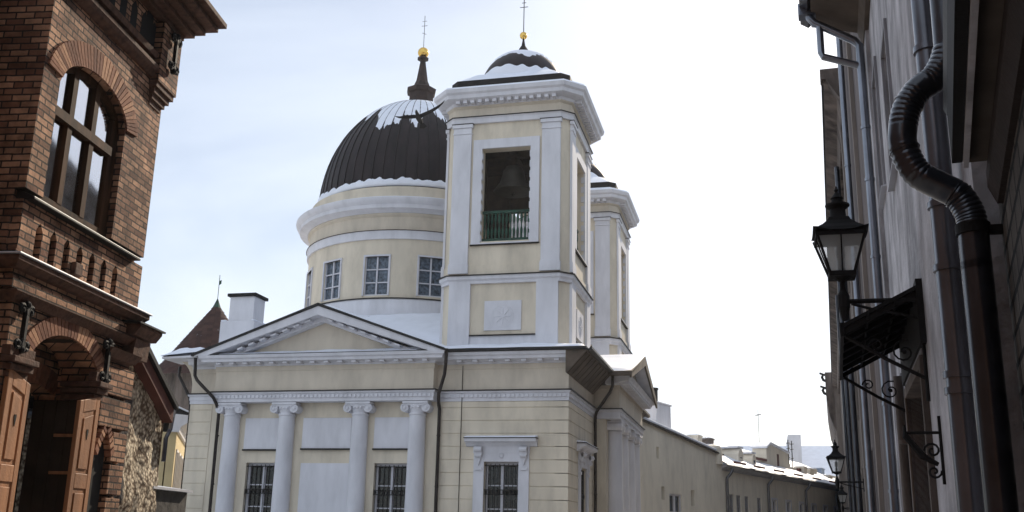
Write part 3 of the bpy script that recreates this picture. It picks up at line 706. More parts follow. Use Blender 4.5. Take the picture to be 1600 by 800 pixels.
# ------------------------------------------------------------------ bell towers
def bell_tower(cx, cy, bell_label):
    H = 2.35; Cf = .33
    T = None
    def octa(h, c=Cf): return [(cx-h+c, cy-h), (cx+h-c, cy-h), (cx+h, cy-h+c), (cx+h, cy+h-c), (cx+h-c, cy+h), (cx-h+c, cy+h), (cx-h, cy+h-c), (cx-h, cy-h+c)]
    faces = [Frame((cx, cy-H), (1, 0), (0, -1)), Frame((cx+H, cy), (0, 1), (1, 0)), Frame((cx, cy+H), (-1, 0), (0, 1)), Frame((cx-H, cy), (0, -1), (-1, 0))]
    b = MB(); b.hprism(octa(H), 7.6, 11.9)
    for fr in faces:
        b.f = fr; e_ = H-Cf; b.wall(-e_, e_, 11.9, 17.0, [(-.93, .93, 12.02, 15.64)], -.4, 0)
    b.f = WORLD
    for sx in (-1, 1):
        for sy in (-1, 1):
            a = (cx+sx*(H-Cf), cy+sy*H); c = (cx+sx*H, cy+sy*(H-Cf)); d = (cx+sx*(H-.4), cy+sy*(H-Cf)); f_ = (cx+sx*(H-Cf), cy+sy*(H-.4))
            b.hprism([a, c, d, f_], 11.9, 17.0)
    b.hprism(octa(H-.1), 16.98, 17.35)
    T = build(b, 'bell_tower', 'yellow_plaster', CH)
    # white base: corner blocks, panel field
    for i, fr in enumerate(faces):
        m = MB(fr); m.box(-2.02, -1.22, 0, .10, 8.0, 10.42); m.box(1.22, 2.02, 0, .10, 8.0, 10.42)
        m.box(-1.22, 1.22, 0, .012, 8.0, 8.5)
        build(m, 'base_pilaster', 'white_plaster', T, bevel=.01)
        m = MB(fr); m.box(-.68, .68, 0, .05, 8.69, 9.77)
        for k in range(8):
            a = 2*pi*k/8; m.tube([(0, .045, 9.2), (.3*cos(a), .045, 9.2+.3*sin(a))], [.04, .022], 6)
            m.tube([(.3*cos(a), .045, 9.2+.3*sin(a)), (.36*cos(a+.3), .045, 9.2+.36*sin(a+.3))], .018, 5)
        m.lathe((0, 0, 0), [(.001, 0)], 3) if False else None
        m.tube([(.40*cos(t*pi/12), .045, 9.2+.40*sin(t*pi/12)) for t in range(25)], .014, 5)
        build(m, 'rosette_panel', 'white_plaster', T)
        m = MB(fr); m.box(-1.24, 1.24, 0, .08, 8.50, 8.54); build(m, 'panel_sill', 'black_metal', T)
        # pedestals, pilasters, capitals
        for s_ in (-1, 1):
            u0, u1 = sorted((s_*1.36, s_*2.06))
            m = MB(fr); m.box(u0-.03, u1+.03, 0, .13, 10.80, 11.14); m.box(u0-.01, u1+.01, 0, .12, 11.14, 11.2); m.box(u0, u1, 0, .09, 11.2, 16.25)
            m.box(u0-.02, u1+.02, 0, .12, 16.25, 16.31); m.box(u0, u1, 0, .10, 16.31, 16.5); m.box(u0-.05, u1+.05, 0, .15, 16.5, 16.64)
            pl_ = build(m, 'pilaster', 'white_plaster', T, bevel=.008)
        m = MB(fr)
        for s_ in (-1, 1):
            u0, u1 = sorted((s_*1.36, s_*2.06)); m.box(u0-.07, u1+.07, 0, .17, 16.643, 16.665)
        build(m, 'capital_flashing', 'black_metal', T)
        # opening frame with toothed inner edge
        m = MB(fr); m.box(-1.27, -.93, 0, .07, 11.95, 16.0); m.box(.93, 1.27, 0, .07, 11.95, 16.0); m.box(-.93, .93, 0, .07, 15.64, 16.0)
        for k in range(9):
            z = 12.02+k*.4; m.box(-.95, -.90, -.1, .055, z, z+.24); m.box(.90, .95, -.1, .055, z, z+.24)
        m.box(-1.27, 1.27, 0, .085, 11.9, 11.95)
        build(m, 'opening_frame', 'white_plaster', T)
        m = MB(fr); m.box(-1.3, 1.3, 0, .1, 11.86, 11.897); build(m, 'opening_sill', 'iron', T)
        # green balustrade with snow
        m = MB(fr); m.box(-.92, .92, -.30, -.2, 13.15, 13.25); m.box(-.92, .92, -.30, -.2, 12.08, 12.18)
        for k in range(13):
            u = -.84+k*.14
            m.lathe((u, -.25, 0), [(.035, 12.18), (.05, 12.4), (.05, 12.5), (.022, 12.62), (.022, 12.72), (.05, 12.85), (.05, 12.95), (.035, 13.15)], 8)
        build(m, 'balustrade', 'green_wood', T)
    b = MB(); b.rail(octa(H), [(-.1, 10.42), (.10, 10.42), (.10, 10.52), (.17, 10.58), (.17, 10.70), (-.1, 10.74)]); build(b, 'string_course', 'white_plaster', T)
    b = MB(); b.rail(octa(H), [(-.1, 10.742), (.22, 10.705), (.22, 10.735), (-.1, 10.775)]); build(b, 'string_flashing', 'black_metal', T)
    b = MB(); b.rail(octa(H), [(-.1, 10.7), (.06, 10.745), (.06, 11.1), (-.1, 11.1)]); build(b, 'upper_plinth', 'yellow_plaster', T)
    b = MB(); b.rail(octa(H), [(-.1, 16.67), (.10, 16.67), (.12, 16.84), (.16, 16.9), (-.1, 16.9)]); build(b, 'architrave', 'white_plaster', T)
    b = MB(); b.rail(octa(H), [(-.1, 16.903), (.20, 16.903), (.20, 16.93), (-.1, 16.95)]); build(b, 'architrave_flashing', 'black_metal', T)
    b = MB(); b.rail(octa(H), [(-.1, 16.93), (.05, 16.95), (.05, 17.28), (.12, 17.34), (.12, 17.38), (-.1, 17.38)]); build(b, 'frieze', 'frieze_plaster', T)
    b = MB(); b.rail(octa(H), [(-.1, 17.382), (.14, 17.382), (.18, 17.48), (.40, 17.52), (.50, 17.56), (.52, 17.70), (.60, 17.76), (.64, 17.90), (-.1, 17.94)])
    for fr in faces:
        b.f = fr; dentil_row(b, -2.0, 2.0, .16, .40, 17.40, 17.515, .28, .15)
    build(b, 'cornice', 'white_plaster', T)
    b = MB(); b.rail(octa(H), [(-.3, 17.942), (.60, 17.91), (.55, 18.00), (.2, 18.16), (-.3, 18.2)]); build(b, 'cornice_snow', 'snow', T)
    b = MB(); b.hprism(octa(H-.15, .25), 17.9, 18.26); b.hprism(octa(H-.02, .3), 18.26, 18.52); rc = build(b, 'roof_curb', 'iron', T)
    # snow slope between curb and dome
    o1 = octa(H-.06, .3); b = MB(); P = [(x, y, 18.525) for x, y in o1]; n = 8
    for i in range(8): P.append((cx+(o1[i][0]-cx)*.72, cy+(o1[i][1]-cy)*.72, 19.05))
    b.add(P, [(i, (i+1) % 8, 8+(i+1) % 8, 8+i) for i in range(8)]+[tuple(range(8, 16))]); build(b, 'roof_snow', 'snow', T, smooth=True, autosmooth=60)
    R_, H_, Z_ = 1.72, 1.72, 18.85
    b = MB(); b.lathe((cx, cy, 0), [(R_*cos(pi/2*k/14), Z_+H_*sin(pi/2*k/14)) for k in range(14)], 32)
    td = build(b, 'tower_dome', 'dome_metal', T, smooth=True)
    shell('dome_snow', T, (cx, cy), R_, H_, Z_, lambda a: .80+.34*nz1(a, 1.6, 3+cx)+.2*nz1(a, 7, 5), lambda a: 1.5, n=120, t=.05)
    shell('dome_rim_snow', T, (cx, cy), R_, H_, Z_, lambda a: -.02, lambda a: .34+.22*nz1(a, 1.3, 2)+.16*nz1(a, 5, cy), n=160, m=6, t=.07)
    b = MB(); b.lathe((cx, cy, 0), [(.36, 20.45), (.34, 20.62), (.26, 20.66), (.2, 20.8), (.08, 21.0), (.04, 21.25), (.02, 21.5)], 8); build(b, 'finial', 'iron', T)
    b = MB(); b.sphere((cx, cy, 21.45), .16, 16); build(b, 'gilded_ball', 'gold', T, smooth=True)
    b = MB(); b.tube([(cx, cy, 21.6), (cx, cy, 23.2)], .018, 6); b.tube([(cx-.17, cy, 22.75), (cx+.17, cy, 22.75)], .016, 6); b.tube([(cx-.09, cy, 22.95), (cx+.09, cy, 22.95)], .014, 6); build(b, 'cross', 'iron', T)
    b = MB()
    b.box(cx-1.9, cx+1.9, cy-.12, cy+.12, 15.75, 16.0); b.box(cx-.12, cx+.12, cy-1.9, cy-.13, 15.75, 15.995)
    b.box(cx-1.3, cx-1.15, cy-.9, cy-.75, 11.9, 16.9); b.box(cx+1.15, cx+1.3, cy-.9, cy-.75, 11.9, 16.9)
    b.box(cx-1.9, cx+1.9, cy-1.0, cy-.88, 13.5, 13.62); b.box(cx-.6, cx-.5, cy+.3, cy+.4, 11.9, 15.4); b.box(cx+.55, cx+.65, cy+.4, cy+.5, 11.9, 15.4)
    b.box(cx-1.95, cx+1.95, cy-1.95, cy+1.95, 16.0, 16.15); b.box(cx-1.9, cx+1.9, cy+1.3, cy+1.42, 12.9, 13.05); b.box(cx-1.9, cx+1.9, cy+1.3, cy+1.42, 14.3, 15.9); b.box(cx-1.9, cx+1.9, cy-.3, cy-.2, 13.75, 13.85)
    for fr in faces: b.f = fr; b.wall(-1.93, 1.93, 11.9, 15.99, [(-.95, .95, 11.8, 15.64)], -.44, -.402)
    b.f = WORLD
    build(b, 'bell_frame', 'dark_wood', T)
    # the bell itself hangs free
    B_ = thing('church_bell', (cx-.02, cy-1.1, 14.30), bell_label, 'bell')
    b = MB(); b.lathe((cx-.02, cy-1.1, 14.30), [(.74, 0), (.76, .04), (.66, .16), (.53, .36), (.45, .62), (.40, .84), (.30, 1.0), (.06, 1.06), (.02, 1.07)], 28); build(b, 'bell_body', 'bronze', B_, smooth=True)
    b = MB(); b.box(cx-.1, cx+.06, cy-1.18, cy-1.02, 15.36, 15.7); b.box(cx-1.8, cx+1.8, cy-1.2, cy-1.0, 15.7, 15.92); build(b, 'headstock', 'dark_wood', B_)
    b = MB(); b.tube([(cx-.02, cy-1.1, 15.0), (cx-.02, cy-1.1, 14.24)], .02, 6); b.sphere((cx-.02, cy-1.1, 14.2), .07, 10); build(b, 'clapper', 'iron', B_, smooth=True)
bell_tower(-8.88, 37.15, 'dark bronze bell hanging in the near tower opening above the green balustrade')
bell_tower(-8.88, 49.6, 'dark bronze bell inside the far tower behind the near one')

# ================================================================== BRICK HOUSE (left)
bD = (-sin(BA), cos(BA)); bN = (cos(BA), sin(BA))
BF = Frame((0, 0), bD, bN)          # u = distance along the street, d = -lateral distance
BO = BF(9, -5.6, 0)
BH = thing('brick_house', (BO[0], BO[1], 0), 'red brick house with arched window, brick balustrade and open wooden gates', 'house')
BF5 = Frame(BF(0, -5, 0)[:2], bD, bN)   # facade plane: d = 0
def bbld(mb, name, m, parent=BH, **k): return build(mb, name, m, parent, **k)
U0, U1 = 7.86, 10.15
def ell(c, hw, zs, rise):
    return lambda u: zs+rise*sqrt(max(0, 1-((u-c)/hw)**2))
wc, whw = 8.78, .64; warch = ell(wc, whw, 5.52, .34)
w = MB(BF5)
w.box(U0, 8.14, -.6, 0, 4.40, 6.3); w.box(9.42, U1, -.6, 0, 4.40, 6.3)
w.box(8.14, 9.42, -.6, 0, 6.2, 6.3); w.over_arch(8.14, 9.42, 6.2, warch, -.6, 0, 20)
w.box(U0, U1, -.6, 0, 6.3, 7.0)
w.box(U0, U0+.02, -6, -.6, 3.6, 9); w.box(U1-.02, U1, -6, -.6, 2.9, 9)      # returns
w.box(U0, U1, -6, -.6, 7.4, 9); w.box(U0, U1, -.6, 0, 7.0, 7.6)
w.box(U0, U1, -.6, -.10, 3.80, 4.40)          # behind balustrade
w.box(U0, U1, -.6, 0, 4.17, 4.30)
w.box(U0, U1, -.6, 0, 3.60, 3.86)
# recessed flank towards the camera; unseen bay and wing added to block sky light
w.box(6.0, U0, -2.2, -1.6, 0, 9); w.box(-16, 7.12, -6, 0, 0, 9); w.box(-17, -12, -6, 14, 0, 13)
bbld(w, 'wall', 'brick')
# lower wall: piers, porch arch, inner arch
pc, phw = 8.87, .63; parch = ell(pc, phw, 2.90, .39)
w = MB(BF5)
w.box(7.92, 8.24, -.62, 0, 0, 3.6); w.box(9.50, 9.56, -.62, 0, 0, 3.6)
w.box(8.24, 9.50, -.35, 0, 3.45, 3.6); w.over_arch(8.24, 9.50, 3.45, parch, -.35, 0, 20)
iarch = ell(9.12, .55, 2.62, .28)
w.box(8.24, 8.57, -.62, -.42, 0, 3.5); w.over_arch(8.57, 9.5, 3.5, iarch, -.62, -.42, 18)
w.box(9.56, U1+.05, -.62, -.04, 0, 3.6)
bbld(w, 'porch_wall', 'brick')
# banded pier right of the porch (each band a few courses proud), pointed niche
z = 3.17; pier = MB(BF5)
nich = ell(9.76, .13, 2.28, .2)
while z > -.3:
    a, b = max(0, z-.32+.035), z
    if b > 0:
        if a > 2.0 or b < 1.0:
            if a < 2.5 and b > 1.9 and a < 2.3: pier.box(9.90, U1+.05, -.04, .03, a, b)
            else: pier.box(9.57, U1+.05, -.04, .03, a, b)
        else: pier.box(9.90, U1+.05, -.04, .03, a, b)
    z -= .32
bbld(pier, 'banded_pier', 'brick', bevel=.006)
# voussoirs
def voussoirs(name, c, hw, zs, rise, t, n, d0, d1, a0=12, a1=168):
    m = MB(BF5)
    for k in range(n):
        q0 = radians(a0+(a1-a0)*(k+.09)/n); q1 = radians(a0+(a1-a0)*(k+.91)/n)
        def pt(q, e_): return (c-(hw+e_)*cos(q), zs+(rise+e_)*sin(q))
        m.prism([pt(q0, 0), pt(q1, 0), pt(q1, t), pt(q0, t)], d0, d1)
    return bbld(m, name, 'brick_arch')
voussoirs('window_arch', wc, whw, 5.52, .34, .24, 38, -.02, .022, 6, 174)
voussoirs('porch_arch', pc, phw, 2.90, .39, .17, 34, -.02, .022, 6, 174)
voussoirs('gate_arch', 9.12, .55, 2.62, .28, .2, 26, -.44, -.405, 6, 174)
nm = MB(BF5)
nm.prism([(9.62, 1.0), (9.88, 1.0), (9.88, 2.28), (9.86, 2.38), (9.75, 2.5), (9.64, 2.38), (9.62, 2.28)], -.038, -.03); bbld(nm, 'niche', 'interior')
nm = MB(BF5)
for k in range(5):
    for s_ in (-1, 1):
        t0, t1 = k/5+.03, (k+1)/5-.03
        A = (9.75+s_*.14*(1-t0), 2.26+.27*t0**.7); B = (9.75+s_*.14*(1-t1), 2.26+.27*t1**.7)
        nm.prism([A, B, (B[0]+s_*.06, B[1]+.05), (A[0]+s_*.06, A[1]+.05)], -.03, .04)
bbld(nm, 'niche_arch', 'brick_arch')
# window: brown frame, panes, curtain
WIN = MB(BF5); zt = 5.27; d0, d1 = -.12, -.07
WIN.box(8.14, 8.19, d0, d1, 4.40, 5.55); WIN.box(9.28, 9.42, d0, d1, 4.40, 5.62); WIN.box(8.14, 9.42, d0, d1+.01, 4.40, 4.46)
WIN.box(8.19, 9.28, d0, d1+.03, zt-.045, zt+.045)
for a in (8.50, 8.91): WIN.box(a-.04, a+.04, d0, d1+.015, 4.46, zt-.045); WIN.box(a-.04, a+.04, d0, d1+.015, zt+.045, 5.84)
fin = lambda u: warch(u)-.07
WIN.over_arch(8.15, 9.41, 5.9, fin, d0, d1+.005, 20)
win = bbld(WIN, 'window', 'brown_frame')
p = MB(BF5); p.box(8.15, 9.40, -.102, -.098, 4.42, 5.84); build(p, 'pane', 'pane_glass', win)
p = MB(BF5)
cu = []
nC = 60
for i in range(nC):
    a = 8.15+1.26*i/nC; b = 8.15+1.26*(i+1)/nC; da = -.18+.018*sin(i*1.1)+.01*sin(i*2.3); db = -.18+.018*sin((i+1)*1.1)+.01*sin((i+1)*2.3)
    p.add([(a, da, 4.42), (b, db, 4.42), (b, db, 5.25), (a, da, 5.25)], [(0, 1, 2, 3)])
build(p, 'curtain', 'curtain', win, smooth=True)
p = MB(BF5); p.box(7.9, 9.5, -.62, -.60, 4.3, 6.1); build(p, 'room_interior', 'interior', win)
# sloping sills, ledges and cornices
def trim(name, prof, u0, u1, m, wrap=True, bev=.004):
    mb = MB(BF5)
    path = [(u1, -1.5), (u1, 0), (u0, 0), (u0, -1.5)] if wrap else [(u1, 0), (u0, 0)]
    mb.rail(path, prof, closed=False); return bbld(mb, name, m, bevel=bev)
trim('window_sill', [(-.1, 4.31), (.07, 4.31), (.07, 4.335), (-.1, 4.40)], 7.90, 9.95, 'black_metal', wrap=False)
mb = MB(BF5)     # brick balustrade: piers with pointed gaps
gaps = [8.155+.236*k for k in range(7)]; edges = [7.87]
for g_ in gaps: edges += [g_-.045, g_+.06]
edges.append(9.80)
for a, b in zip(edges[0::2], edges[1::2]):
    mb.box(a, b, -.1, .0, 3.86, 4.10)
for g_ in gaps:
    mb.prism([(g_-.045, 4.10), (g_+.0075, 4.17), (g_-.045, 4.17)], -.1, 0); mb.prism([(g_+.06, 4.10), (g_+.06, 4.17), (g_+.0075, 4.17)], -.1, 0)
for a, b in zip(edges[0::2], edges[1::2]): mb.box(a, b, -.1, .0, 4.10, 4.17)
mb.box(9.80, U1, -.1, 0, 3.86, 4.17)
bbld(mb, 'balustrade', 'brick')
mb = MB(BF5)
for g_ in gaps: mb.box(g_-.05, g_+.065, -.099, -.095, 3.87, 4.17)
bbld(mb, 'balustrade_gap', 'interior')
mb = MB(BF5); mb.box(8.74, 8.88, 0, .05, 3.86, 3.98); bbld(mb, 'keystone_block', 'brick_trim', bevel=.01)
trim('snowy_ledge', [(-.1, 3.80), (.12, 3.785), (.12, 3.80), (-.1, 3.855)], U0, U1, 'ledge_metal')
trim('cornice_slab', [(-.1, 3.68), (.05, 3.69), (.10, 3.74), (.10, 3.782), (-.1, 3.795)], U0, U1, 'brick_trim')
trim('lower_cornice', [(-.1, 3.50), (.03, 3.52), (.03, 3.62), (-.1, 3.62)], U0, U1, 'brick')
trim('lower_ledge', [(-.1, 3.42), (.02, 3.42), (.06, 3.46), (.09, 3.49), (.09, 3.50), (-.1, 3.51)], U0+.05, U1, 'brick_trim')
mb = MB(BF5); mb.run(9.9, 10.42, [(-1.2, 3.50), (.12, 3.52), (.18, 3.60), (.18, 3.63), (-1.2, 3.72)]); mb.run(10.0, 10.34, [(-1.2, 3.28), (.08, 3.30), (.1, 3.5), (-1.2, 3.5)])
mb.run(9.52, 10.15, [(-.1, 3.22), (.05, 3.24), (.12, 3.32), (-.1, 3.36)])
bbld(mb, 'corner_cornice', 'brick_trim')
mb = MB(BF5); mb.run(9.85, 10.46, [(-1.2, 3.725), (.20, 3.632), (.20, 3.65), (-1.2, 3.75)]); bbld(mb, 'corner_flashing', 'black_metal')
trim('string_course', [(-.1, 6.33), (.03, 6.35), (.07, 6.39), (.09, 6.43), (.09, 6.47), (-.1, 6.50)], U0, 9.80, 'brick_trim', wrap=False)
trim('string_moulding', [(-.1, 6.55), (.05, 6.56), (.07, 6.62), (-.1, 6.64)], U0, 9.80, 'brick_trim', wrap=False)
# upper frieze of pointed niches
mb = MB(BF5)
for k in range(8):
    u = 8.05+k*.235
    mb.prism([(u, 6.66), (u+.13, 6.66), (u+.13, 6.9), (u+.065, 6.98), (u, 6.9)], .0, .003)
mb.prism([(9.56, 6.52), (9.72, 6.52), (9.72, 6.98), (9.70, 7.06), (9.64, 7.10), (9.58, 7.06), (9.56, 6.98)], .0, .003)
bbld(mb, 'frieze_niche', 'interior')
# corner corbel, stepped
mb = MB(BF5); mb.box(9.80, 10.26, -.35, .10, 6.30, 7.0); bbld(mb, 'corner_corbel', 'brick')
mb = MB(BF5)
for k in range(4): mb.box(9.80+.012*k, 10.24-.045*k, -.3, .085-.024*k, 6.235-.065*k, 6.30-.065*k)
bbld(mb, 'corbel_step', 'brick_trim', bevel=.004)
mb = MB(BF5)
for k, (o, zz) in enumerate([(.10, 7.02), (.20, 7.08), (.30, 7.14), (.42, 7.21), (.50, 7.28)]):
    mb.box(U0, U1+.1+o*.55, -.6, o, zz+.002, zz+.062)
bbld(mb, 'top_cornice', 'brick_trim', bevel=.006)
# corbelled imposts of the porch
for u0, u1 in ((7.90, 8.28), (9.36, 9.62)):
    mb = MB(BF5)
    for k in range(3): mb.box(u0+.02*k, u1-.02*k, -.3, .11-.035*k, 2.96-.06*k-.05, 2.96-.06*k)
    mb.box(u0, u1, -.02, .06, 2.962, 3.05)
    bbld(mb, 'impost', 'brick_trim', bevel=.006)
# wrought iron wall anchors
def anchor(u, z, s=1.0):
    mb = MB(BF5); d = .06 if z < 5 else .15
    mb.box(u-.018*s, u+.018*s, d-.02, d+.02, z-.17*s, z+.17*s)
    for e_ in (-1, 1):
        for sg in (-1, 1):
            pts = [(u+sg*(.055*s-.045*s*cos(t*.6)), d, z+e_*(.10*s+.055*s*sin(t*.6)+.01*t*s)) for t in range(9)]
            mb.tube(pts, [.022*s-.001*t for t in range(9)], 6)
        mb.sphere((u, d, z+e_*.19*s), .035*s, 8); mb.sphere((u-.06*s, d, z+e_*.14*s), .026*s, 8); mb.sphere((u+.06*s, d, z+e_*.14*s), .026*s, 8)
    bbld(mb, 'iron_anchor', 'iron')
anchor(8.05, 3.22); anchor(9.53, 3.18); anchor(10.02, 6.72, 1.1)
# wooden gates
def gate(u0, u1, zl, zr):
    mb = MB(BF5); d0, d1 = .005, .045; st = .07
    top = lambda u: zl+(zr-zl)*(u-u0)/(u1-u0)
    def sl(a, b, z0, z1a, z1b, e0, e1): mb.prism([(a, z0), (b, z0), (b, z1b), (a, z1a)], e0, e1)
    sl(u0, u0+st, .1, zl, top(u0+st), d0, d1); sl(u1-st, u1, .1, top(u1-st), zr, d0, d1)
    a, b = u0+st, u1-st
    mb.prism([(a, top(a)-.12), (b, top(b)-.12), (b, top(b)), (a, top(a))], d0, d1)
    for z in (2.02, .95): mb.box(a, b, d0, d1, z-.07, z+.07)
    mb.box(a, b, d0, d1, .1, .28)
    g_ = bbld(mb, 'gate', 'gate_wood', bevel=.006)
    pm = MB(BF5); c = (a+b)/2
    for z0, z1 in ((.28, .88), (1.02, 1.95)): pm.box(a, b, d0+.01, d0+.03, z0, z1); pm.box(a+.03, b-.03, d0+.03, d0+.042, z0+.04, z1-.04)
    pm.prism([(a, 2.09), (b, 2.09), (b, top(b)-.12), (a, top(a)-.12)], d0+.01, d0+.03)
    pm.prism([(a+.03, 2.13), (b-.03, 2.13), (b-.03, top(b)-.17), (a+.03, top(a)-.17)], d0+.03, d0+.042)
    build(pm, 'gate_panel', 'gate_wood', g_, bevel=.004)
    hm = MB(BF5); hm.prism([(c-.016, 2.475), (c, 2.40), (c+.016, 2.475), (c+.012, 2.50), (c, 2.49), (c-.012, 2.50)], d0+.043, d0+.047); build(hm, 'cut_out', 'interior', g_)
gate(7.96, 8.30, 2.87, 2.77); gate(9.16, 9.53, 2.75, 2.83)
mb = MB(BF5); mb.box(8.24, 9.5, -.9, -.66, 0, 3.1); bbld(mb, 'passage_interior', 'interior')
mb = MB(BF5)
for k in range(4): mb.box(9.465, 9.495, -.60+.122*k, -.483+.122*k, 0, 2.78)
idr = bbld(mb, 'inner_door', 'dark_wood', bevel=.004)
for z in (2.45, 2.1, 1.72):
    mb = MB(BF5); mb.box(9.445, 9.463, -.34, -.12, z-.014, z+.014); build(mb, 'hinge_bar', 'gate_wood', idr)

# ================================================================== RUBBLE HOUSE beyond
RFm = Frame(BF(0, -5.5, 0)[:2], bD, bN)
ro = RFm(11.5, 0, 0); RH = thing('rubble_house', (ro[0], ro[1], 0), 'old gable wall of rough tan rubble under a sloping red verge board', 'house')
mb = MB(RFm)
P, F = [], []
nx, nz_ = 46, 70
def rtop(u): return 4.10-(u-10.2)*.58 if u < 12.15 else 2.97
for j in range(nz_+1):
    for i in range(nx+1):
        u = 9.9+(12.2-9.9)*i/nx; z = rtop(u)*j/nz_
        d = .05*noise.noise(Vector((u*2.2, z*2.2, 1)))+.035*noise.noise(Vector((u*7, z*7, 4)))+.012*noise.noise(Vector((u*20, z*20, 4)))
        P.append((u, d, z))
for j in range(nz_):
    for i in range(nx): a = j*(nx+1)+i; F.append((a, a+1, a+nx+2, a+nx+1))
mb.add(P, F)
mb.add([(12.2, 0, 0), (12.2, -4, 0), (12.2, -4, 2.9), (12.2, 0, 2.9)], [(0, 1, 2, 3)])
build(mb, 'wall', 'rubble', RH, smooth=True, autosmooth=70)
mb = MB(RFm); mb.prism([(10.1, 4.22), (12.16, 3.02), (12.16, 2.86), (10.1, 4.06)], .0, .13); build(mb, 'verge_board', 'red_fascia', RH)
mb = MB(RFm); mb.prism([(10.1, 4.30), (12.2, 3.08), (12.2, 3.025), (10.1, 4.225)], -4, .17); rfh = build(mb, 'roof', 'black_metal', RH)
mb = MB(RFm); mb.prism([(10.1, 4.345), (12.18, 3.12), (12.18, 3.085), (10.1, 4.305)], -4, .12); build(mb, 'snow', 'snow', rfh, bevel=.02)
mb = MB(RFm); mb.tube([(12.2, .12, 2.98), (12.2, -4, 2.98)], .05, 8); mb.tube([(12.22, .1, 2.95), (12.3, .05, 2.8), (12.24, .03, 2.68), (12.24, .03, 2.4)], .028, 8); build(mb, 'gutter', 'pipe_steel', RH, smooth=True)

LW = thing('yard_wall', (-6.7, 13.2, 0), 'low dark stone wall with pale coping between the rubble house and the church', 'wall')
mb = MB(RFm)
mb.box(12.1, 13.25, -.35, -.05, 0, 2.07); mb.box(12.95, 13.24, -9, -.36, 0, 2.07); build(mb, 'masonry', 'dark_stone', LW)
mb = MB(RFm); mb.run(12.08, 13.27, [(-.4, 2.072), (.02, 2.072), (.02, 2.10), (-.4, 2.15)]); build(mb, 'coping', 'ledge_metal', LW)

# yellow house behind
ya = .49; YF = Frame((-24.3, 40), (-sin(ya), cos(ya)), (cos(ya), sin(ya)))
YH = thing('yellow_house', (-25, 42, 0), 'small yellow house with white cornice seen between rubble wall and church', 'house')
mb = MB(YF); mb.wall(-4, 14, 0, 5.3, [(u, u+.8, 2.9, 4.6) for u in (-3.2, -1.4, .4, 2.2, 4.0)], -.3, 0); mb.box(-4, 14, -8, -.35, 0, 5.3); build(mb, 'wall', 'left_yellow', YH)
mb = MB(YF); mb.run(-4.3, 14.3, [(-.3, 5.3), (.1, 5.3), (.15, 5.5), (.45, 5.7), (.5, 5.95), (-.3, 6.0)]); build(mb, 'cornice', 'white_plaster', YH)
mb = MB(YF); mb.run(-4.3, 14.3, [(-8, 6.002), (.5, 6.002), (-3.5, 7.6)]); yr = build(mb, 'roof', 'black_metal', YH)
mb = MB(YF); mb.run(-4.3, 14.3, [(-3.5, 7.62), (.5, 6.02), (.45, 6.1), (-3.5, 7.7)]); build(mb, 'snow', 'snow', yr)
for u in (-3.2, -1.4, .4, 2.2, 4.0):
    mb = MB(YF); mb.box(u-.1, u, 0, .05, 2.85, 4.7); mb.box(u+.8, u+.9, 0, .05, 2.85, 4.7); mb.box(u, u+.8, 0, .05, 4.6, 4.7); f_ = build(mb, 'window', 'white_plaster', YH)
    mb = MB(YF); mb.box(u, u+.8, -.2, -.18, 2.9, 4.6); build(mb, 'pane', 'glass_blue', f_)

# old town tower with tiled pointed roof
tc_ = (-34.9, 60.0)
TT = thing('round_tower', (tc_[0], tc_[1], 0), 'old round tower with a pointed brown-red tiled roof and weather vane', 'tower')
mb = MB(); mb.lathe((*tc_, 0), [(3.1, 0), (3.0, 11.2)], 24); build(mb, 'wall', 'brown_render', TT, smooth=True)
mb = MB(); rows = 24
rnd = random.Random(3)
def rr_(t): return 3.75*(1-t)**1.0+.35*max(0, .25-t)*4*.35
for j in range(rows):
    t0, t1 = j/rows, (j+1)/rows+.012; z0, z1 = 10.9+5.3*t0, 10.9+5.3*min(t1, 1)
    n = max(8, int(2*pi*rr_(t0)/.34))
    for i in range(n):
        a0, a1 = 2*pi*(i+(j % 2)*.5)/n, 2*pi*(i+(j % 2)*.5+.97)/n; ra, rb2 = rr_(t0)+.05+rnd.uniform(0, .02), rr_(min(t1, 1))
        mb.add([(tc_[0]+ra*cos(a0), tc_[1]+ra*sin(a0), z0), (tc_[0]+ra*cos(a1), tc_[1]+ra*sin(a1), z0), (tc_[0]+rb2*cos(a1), tc_[1]+rb2*sin(a1), z1), (tc_[0]+rb2*cos(a0), tc_[1]+rb2*sin(a0), z1)], [(0, 1, 2, 3)])
rt = build(mb, 'roof', 'roof_tile', TT)
mb = MB(); mb.lathe((*tc_, 0), [(.28, 15.85), (.02, 16.5)], 10); mb.tube([(*tc_, 16.3), (*tc_, 18.1)], .022, 5); mb.add([(tc_[0], tc_[1]-.01, 17.4), (tc_[0]+.16, tc_[1]-.01, 17.5), (tc_[0]+.16, tc_[1]-.01, 17.75), (tc_[0], tc_[1]-.01, 17.7), (tc_[0], tc_[1]+.01, 17.4), (tc_[0]+.16, tc_[1]+.01, 17.5), (tc_[0]+.16, tc_[1]+.01, 17.75), (tc_[0], tc_[1]+.01, 17.7)], [(0, 1, 2, 3), (4, 5, 6, 7), (0, 1, 5, 4), (1, 2, 6, 5), (2, 3, 7, 6), (3, 0, 4, 7)])
build(mb, 'weather_vane', 'green_wood', TT)

# ================================================================== FAR YELLOW ROW
fa = -.318; FF = Frame((-2.48, 62), (-sin(fa), cos(fa)), (cos(fa), sin(fa)))
